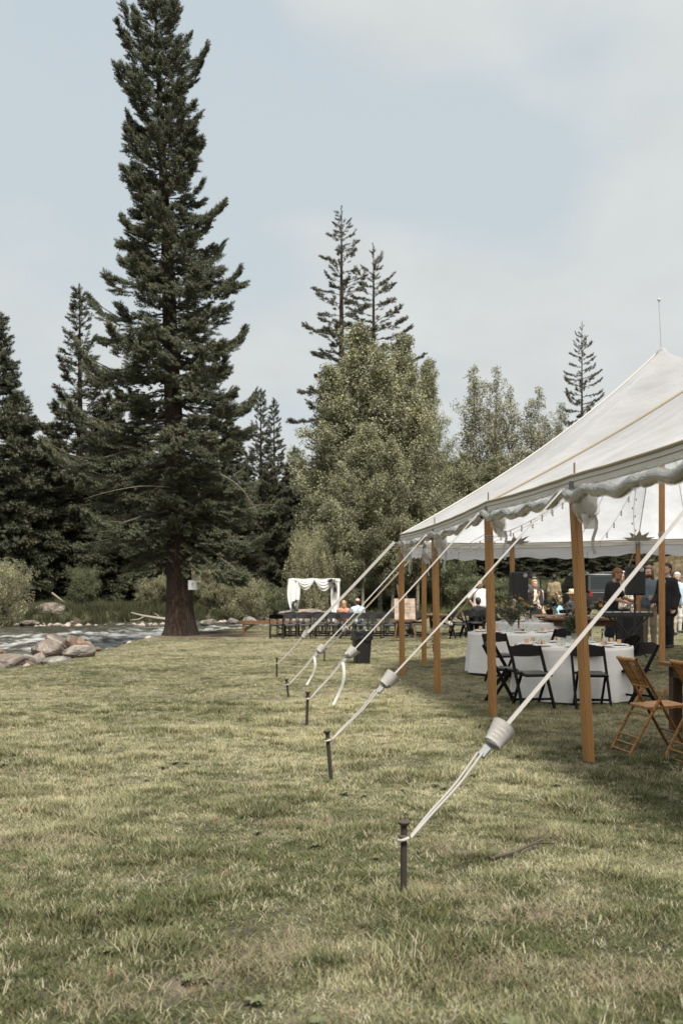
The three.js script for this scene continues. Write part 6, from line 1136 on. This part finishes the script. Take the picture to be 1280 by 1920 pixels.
    const inv = R.clone().invert(), q = V(0, 0, 0), bald = o.hair.bald || 0;
    const f = field(hb, 0.03, 0.006), [lo, hi] = hull(hb, 0.04);
    part('hair', netMesh((x, y, z) => { q.set(x - hd.x, y - hd.y, z - hd.z).applyMatrix4(inv); const face = Math.min(q.z / s - 0.028 + 0.25 * Math.max(0, 0.05 - q.y / s) , 0.074 - q.y / s); return Math.max(f(x, y, z) + 0.004 * N3(x * 60, y * 25, z * 60), o.hair.beard && q.y < -0.03 * s ? -1 : face, bald ? q.y / s - (0.09 - bald) : -1); }, lo, hi, 0.0095), o.hair.m, body);
  }
  if (o.hat) {
    const g = o.hat.kind === 'cowboy' ? [grid(40, 8, (u, v) => { const a = u * 6.283, r = lerp(0.088, 0.19, v), c = Math.cos(a), z = Math.sin(a); return V(c * r, 0.10 + 0.055 * v * v * c * c * 1.4 - 0.012 * v, z * r * 1.12 + 0.0); }), lathe([[0.089, 0.1], [0.085, 0.17], [0.07, 0.215], [0.03, 0.222], [0.001, 0.205]], 24).scale(1, 1, 1.15)] : [lathe([[0.088, 0.098], [0.165, 0.09], [0.168, 0.094], [0.09, 0.106]], 32).scale(1, 1, 1.1), lathe([[0.09, 0.1], [0.088, 0.17], [0.075, 0.2], [0.04, 0.205], [0.001, 0.195]], 24).scale(1, 1, 1.12)];
    const h = part('hat', g.map((x) => x.scale(s, s, s).applyMatrix4(R).translate(hd.x, hd.y - 0.03 * s, hd.z - 0.008)), o.hat.m, t); part('hat_band', lathe([[0.092, 0.1], [0.091, 0.125]], 24).scale(s, s, s * 1.13).applyMatrix4(R).translate(hd.x, hd.y - 0.03 * s, hd.z - 0.008), o.hat.band || eyeM, h);
  }
  // trousers or skirt
  if (o.legs) {
    if (o.legs.skirt) { const L = o.legs.skirt, r1 = o.legs.flare || 0.26; const f = o.sit ? null : part('skirt', grid(56, 16, (u, v) => { const a = u * 6.283, r = lerp(0.15, r1, Math.pow(v, 0.8)) * (1 + 0.05 * v * Math.sin(a * 9)); return V(Math.cos(a) * r * s * w, pel.y + (0.12 - v * L) * s, Math.sin(a) * r * 0.8 * s + waist.z * (1 - v)); }), o.legs.m, t); if (o.sit) part('skirt', netOf([...torso.slice(0, 2), ...thigh], 0.09, 0.035 * s, 0.018), o.legs.m, t); }
    else part('trousers', netOf([...torso.slice(0, 2).map((b) => { const c = [...b]; for (let k = 0; k < 3; k++) c[3 + k] = lerp(b[k], b[3 + k], 0.6); return c; }), ...thigh, ...shin], 0.035, 0.017 * s, 0.017), o.legs.m, t);
    if (o.belt) part('belt', new THREE.TorusGeometry(0.128 * s * w, 0.014, 6, 30).rotateX(Math.PI / 2).scale(1.32, 1, 0.98).translate(0, pel.y + 0.105 * s, pel.z + Math.sin(bend) * 0.1), eyeM, t);
  }
  if (o.shirt) {
    const sl = o.shirt.sleeve ?? 0.5, sb = [...torso];
    arms.forEach((b, i) => { if (sl <= 0) return; const k = Math.min(1, sl * 2), c = [...b]; for (let q = 0; q < 3; q++) c[3 + q] = lerp(b[q], b[3 + q], k); sb.push(c); if (sl > 0.5) { const fb = fore[i], k2 = (sl - 0.5) * 2, e = [...fb]; for (let q = 0; q < 3; q++) e[3 + q] = lerp(fb[q], fb[3 + q], k2); e[7] = 0.034 * s; sb.push(e); } });
    const ny = neck.y - (o.shirt.low || 0.0) * s;
    part(o.shirt.name || 'shirt', netOf(sb, 0.035, (o.shirt.grow || 0.02) * s, 0.017, (x, y, z) => y - ny - 0.01 - (z < neck.z ? 0.015 : -0.02)), o.shirt.m, t);
    if (o.shirt.collar) part('collar', new THREE.TorusGeometry(0.068 * s, 0.014, 6, 20).rotateX(Math.PI / 2 + 0.35).translate(neck.x, neck.y + 0.005, neck.z + 0.005), o.shirt.m, t);
  }
  if (o.jacket) { const jb = [...torso, ...arms, ...fore.map((b) => { const c = [...b]; c[7] = 0.036 * s; return c; })]; if (!o.sit) jb.push(B(V(-0.08 * s, pel.y - 0.16 * s, 0), V(-0.06 * s, waist.y, 0), 0.115 * s, 0.1 * s), B(V(0.08 * s, pel.y - 0.16 * s, 0), V(0.06 * s, waist.y, 0), 0.115 * s, 0.1 * s)); part('jacket', netOf(jb, 0.035, 0.032 * s, 0.017, (x, y, z) => Math.max(y - neck.y - 0.005, Math.min(z - neck.z - 0.09, 0.5) > 0 && Math.abs(x) < 0.045 ? 0.02 : -1)), o.jacket, t); }
  if (o.shoes) part('shoes', netOf(shoe, 0.03, 0.0, 0.012), o.shoes, t);
  t.userData.wrists = undefined; delete t.userData.wrists;
  t.__hands = armEnds; return t;
}
const cl = (r, g, b) => mat(r, g, b, 0.9), hairM = { brown: mat(0.085, 0.045, 0.025, 0.6), dark: mat(0.025, 0.017, 0.012, 0.6), blond: mat(0.36, 0.22, 0.11, 0.6), ginger: mat(0.20, 0.09, 0.035, 0.6), grey: mat(0.45, 0.43, 0.40, 0.7) };
const floral = (base, spot, n) => { const t = tex(256, 256, (u, v) => { const a = N3(u * n, v * n, 2.2), b = N3(u * n + 9, v * n, 7.7); return a > 0.16 ? spot[0] : b > 0.22 ? spot[1] : base; }); t.wrapS = t.wrapT = THREE.RepeatWrapping; t.repeat.set(4, 3); return mat(1, 1, 1, 0.9, { map: t }); };
// clothes meshes carry no uv of their own: lay the print on by position
function printed(o, name) { const m = o.children.find((c) => c.name === name); if (!m) return; const p = m.geometry.attributes.position, uv = []; for (let i = 0; i < p.count; i++) uv.push(Math.atan2(p.getX(i), p.getZ(i)) * 0.2 + 0.5, p.getY(i) * 0.6); m.geometry.setAttribute('uv', new THREE.Float32BufferAttribute(uv, 2)); }
const white = cl(0.70, 0.69, 0.67), black = cl(0.012, 0.012, 0.013), shoeM = mat(0.02, 0.016, 0.013, 0.5), khaki = cl(0.34, 0.28, 0.20), jeans = cl(0.035, 0.045, 0.065), blue = cl(0.36, 0.47, 0.56), paleBlue = cl(0.46, 0.56, 0.64), denim = cl(0.17, 0.22, 0.26);
const AT = (px, d, dy = 0) => ground(px, d, dy);
const sideArms = [[[-0.05, -0.28, -0.03], [-0.06, -0.52, 0.06]], [[0.05, -0.28, -0.03], [0.06, -0.52, 0.06]]];
const hold = [[[-0.07, -0.27, 0.02], [0.03, -0.30, 0.27]], [[0.07, -0.27, 0.02], [-0.03, -0.30, 0.27]]];
const hips = [[[-0.17, -0.22, -0.06], [-0.05, -0.42, 0.02]], [[0.17, -0.22, -0.06], [0.05, -0.42, 0.02]]];
const lap = [[[-0.07, -0.26, 0.06], [0.02, -0.33, 0.29]], [[0.07, -0.26, 0.06], [-0.02, -0.33, 0.29]]];
// the couple on the ceremony chairs, seen from behind
let pr = person('person with blond hair and a pink flowered blouse, seated before the arch', onGround((644 - 640) / FOC * 36.9, 36.9), Math.PI + 0.15, { H: 1.68, sit: true, hair: { m: hairM.blond, long: 0.7 }, shirt: { m: floral([176, 124, 104], [[120, 70, 58], [196, 160, 130]], 9), sleeve: 0.9, grow: 0.03 }, legs: { m: khaki }, shoes: shoeM, arms: lap }); printed(pr, 'shirt');
person('person with thinning hair and pale blue shirt seated beside the one in pink', onGround((670 - 640) / FOC * 36.6, 36.6), Math.PI - 0.05, { H: 1.80, sit: true, hair: { m: hairM.brown, bald: 0.045 }, shirt: { m: paleBlue, sleeve: 0.9, collar: true }, legs: { m: jeans }, shoes: shoeM, arms: lap, look: [0.35, 0] });
// behind the tables, left to right
person('person in a white short sleeved shirt standing behind the chairs on the left', AT(899, 33.5), 0.1, { H: 1.76, wide: 1.14, skin: 'tan', hair: { m: hairM.dark, bald: 0.05 }, shirt: { m: white, sleeve: 0.42, collar: true, grow: 0.03 }, legs: { m: jeans }, shoes: shoeM, arms: hips });
person('person with dark hair and black top seated, back turned, before the one in white', AT(896, 31.8), Math.PI + 0.3, { H: 1.66, sit: true, skin: 'tan', hair: { m: hairM.dark }, shirt: { m: black, sleeve: 0.9 }, legs: { m: black }, shoes: shoeM, arms: lap });
person('person in a dark vest over cream sleeves standing behind the far table, looking ahead', AT(1001, 29.5, -0.02), 0.25, { H: 1.68, wide: 1.15, hair: { m: hairM.blond }, shirt: { m: cl(0.62, 0.56, 0.44), sleeve: 0.42, grow: 0.03 }, legs: { m: black, skirt: 0.9, flare: 0.27 }, shoes: shoeM, arms: sideArms });
{ const v = scene.children[scene.children.length - 1]; const b = [[-0.14, 1.0, 0, -0.12, 1.3, 0, 0.13, 0.12], [0.14, 1.0, 0, 0.12, 1.3, 0, 0.13, 0.12]]; part('vest', netOf(b, 0.05, 0.018, 0.017), cl(0.03, 0.027, 0.024), v); const c = []; for (let i = 0; i < 9; i++) { const f = flowerGeo.clone().scale(0.03, 0.03, 0.03).rotateX(1.4).translate(0.09 - i * 0.012 + rr(-0.02, 0.02), 1.33 - i * 0.025, 0.16 + rr(0, 0.02)); c.push(f); } part('corsage', c, petalMats.pink, v).userData.kind = 'stuff'; }
person('person in a black hat standing behind the one in the dark vest', AT(999, 36.5, 0.02), 0.2, { H: 1.78, hair: { m: hairM.dark }, shirt: { m: cl(0.08, 0.07, 0.06), sleeve: 0.9, collar: true }, legs: { m: jeans }, shoes: shoeM, hat: { kind: 'cowboy', m: mat(0.02, 0.018, 0.016, 0.8), band: mat(0.5, 0.48, 0.44, 0.6) }, arms: sideArms });
person('person in tan shirt and wide dark hat, back turned, at the open car door', AT(1038, 44, 0.05), Math.PI - 0.3, { H: 1.82, wide: 1.0, skin: 'tan', hair: { m: hairM.dark }, shirt: { m: cl(0.25, 0.19, 0.11), sleeve: 0.9, collar: true, grow: 0.03 }, legs: { m: black }, shoes: shoeM, hat: { kind: 'cowboy', m: mat(0.03, 0.022, 0.016, 0.8) }, arms: sideArms });
person('young blond person in light blue shirt seated sideways beside the plank table', AT(1045, 27.2), 1.1, { H: 1.62, sit: true, hair: { m: hairM.blond }, shirt: { m: cl(0.27, 0.45, 0.58), sleeve: 0.9, collar: true, grow: 0.03 }, legs: { m: jeans }, shoes: shoeM, arms: [[[-0.1, -0.24, 0.1], [0.03, -0.26, 0.34]], [[0.1, -0.2, 0.12], [-0.04, -0.26, 0.36]]], look: [0.5, 0] });
person('person in pale straw hat and dark jacket seated beside the one in light blue', AT(1071, 26.0), 0.9, { H: 1.78, sit: true, skin: 'tan', hair: { m: hairM.grey }, shirt: { m: white, sleeve: 0.3, collar: true }, jacket: cl(0.022, 0.023, 0.026), legs: { m: black }, shoes: shoeM, hat: { kind: 'straw', m: mat(0.58, 0.48, 0.34, 0.8), band: mat(0.25, 0.17, 0.1, 0.8) }, arms: lap, look: [-0.9, 0] });
for (const [px, d, turn, l] of [[1045, 27.2, 1.1, 'black folding chair under the young person in light blue'], [1071, 26.0, 0.9, 'black folding chair under the person in the straw hat']]) blackChair(AT(px, d), turn, l);
blackChair(AT(896, 31.8), Math.PI + 0.3, 'black folding chair under the seated person in black');
person('person in a black t-shirt bending over the middle plank table', AT(1143, 22.4), 0.95, { H: 1.82, wide: 1.12, skin: 'tan', hair: { m: hairM.ginger, beard: true }, shirt: { m: black, sleeve: 0.38, grow: 0.026 }, legs: { m: jeans }, shoes: shoeM, arms: [[[-0.04, -0.27, 0.09], [0.05, -0.35, 0.33]], [[0.06, -0.25, 0.12], [-0.02, -0.33, 0.38]]], look: [0.05, 0.45], lean: 0.16, grip: true });
pr = person('person in white flowered top with dark glasses, behind the one in black t-shirt', AT(1166, 23.6), -0.4, { H: 1.74, hair: { m: hairM.grey, long: 0.5 }, shirt: { m: floral([206, 200, 186], [[120, 130, 96], [150, 96, 80]], 8), sleeve: 0.5, grow: 0.03 }, legs: { m: black }, shoes: shoeM, arms: hold }); printed(pr, 'shirt');
part('sunglasses', [new THREE.TorusGeometry(0.03, 0.008, 6, 14).translate(-0.035, 1.69, 0.1), new THREE.TorusGeometry(0.03, 0.008, 6, 14).translate(0.035, 1.69, 0.1)], eyeM, pr);
pr = person('person in teal top and black flowered skirt beside the right loudspeaker', AT(1181, 24.2), -0.2, { H: 1.70, hair: { m: hairM.ginger, long: 1 }, shirt: { m: cl(0.04, 0.17, 0.19), sleeve: 0.4, grow: 0.024 }, legs: { m: floral([16, 16, 18], [[196, 190, 176], [150, 140, 126]], 10), skirt: 0.95, flare: 0.29 }, shoes: shoeM, arms: hold });
person('person with long brown hair, denim blue shirt and khaki trousers right of the loudspeaker', AT(1216, 22.6), -0.55, { H: 1.83, wide: 1.05, hair: { m: hairM.brown, long: 0.9, beard: true }, shirt: { m: denim, sleeve: 0.95, collar: true, grow: 0.03 }, legs: { m: khaki }, belt: true, shoes: shoeM, arms: hold, step: 0.05, grip: true, look: [-0.25, 0.1] });
person('person in a black suit standing behind the centre pole at the right', AT(1250, 21.9), -1.0, { H: 1.86, wide: 0.9, hair: { m: hairM.dark }, shirt: { m: white, sleeve: 0.3, collar: true }, jacket: black, legs: { m: black }, shoes: shoeM, arms: [[[-0.07, -0.27, 0.0], [-0.02, -0.42, 0.2]], [[0.06, -0.28, -0.03], [0.07, -0.52, 0.06]]], step: 0.05 });
person('person with grey hair, a pale blue shirt and pale trousers, farthest right', AT(1267, 29.5, 0), 0.6, { H: 1.80, hair: { m: hairM.grey }, shirt: { m: paleBlue, sleeve: 0.95, collar: true, grow: 0.035 }, legs: { m: cl(0.55, 0.53, 0.48) }, shoes: shoeM, arms: sideArms, step: 0.06, look: [-1.3, 0.1] });
person('person in a sky blue shirt half hidden by the black suit', AT(1256, 28.4), 2.6, { H: 1.84, hair: { m: hairM.dark }, shirt: { m: blue, sleeve: 0.95, collar: true, grow: 0.03 }, legs: { m: khaki }, shoes: shoeM, arms: sideArms });
renderer.render(scene, camera);
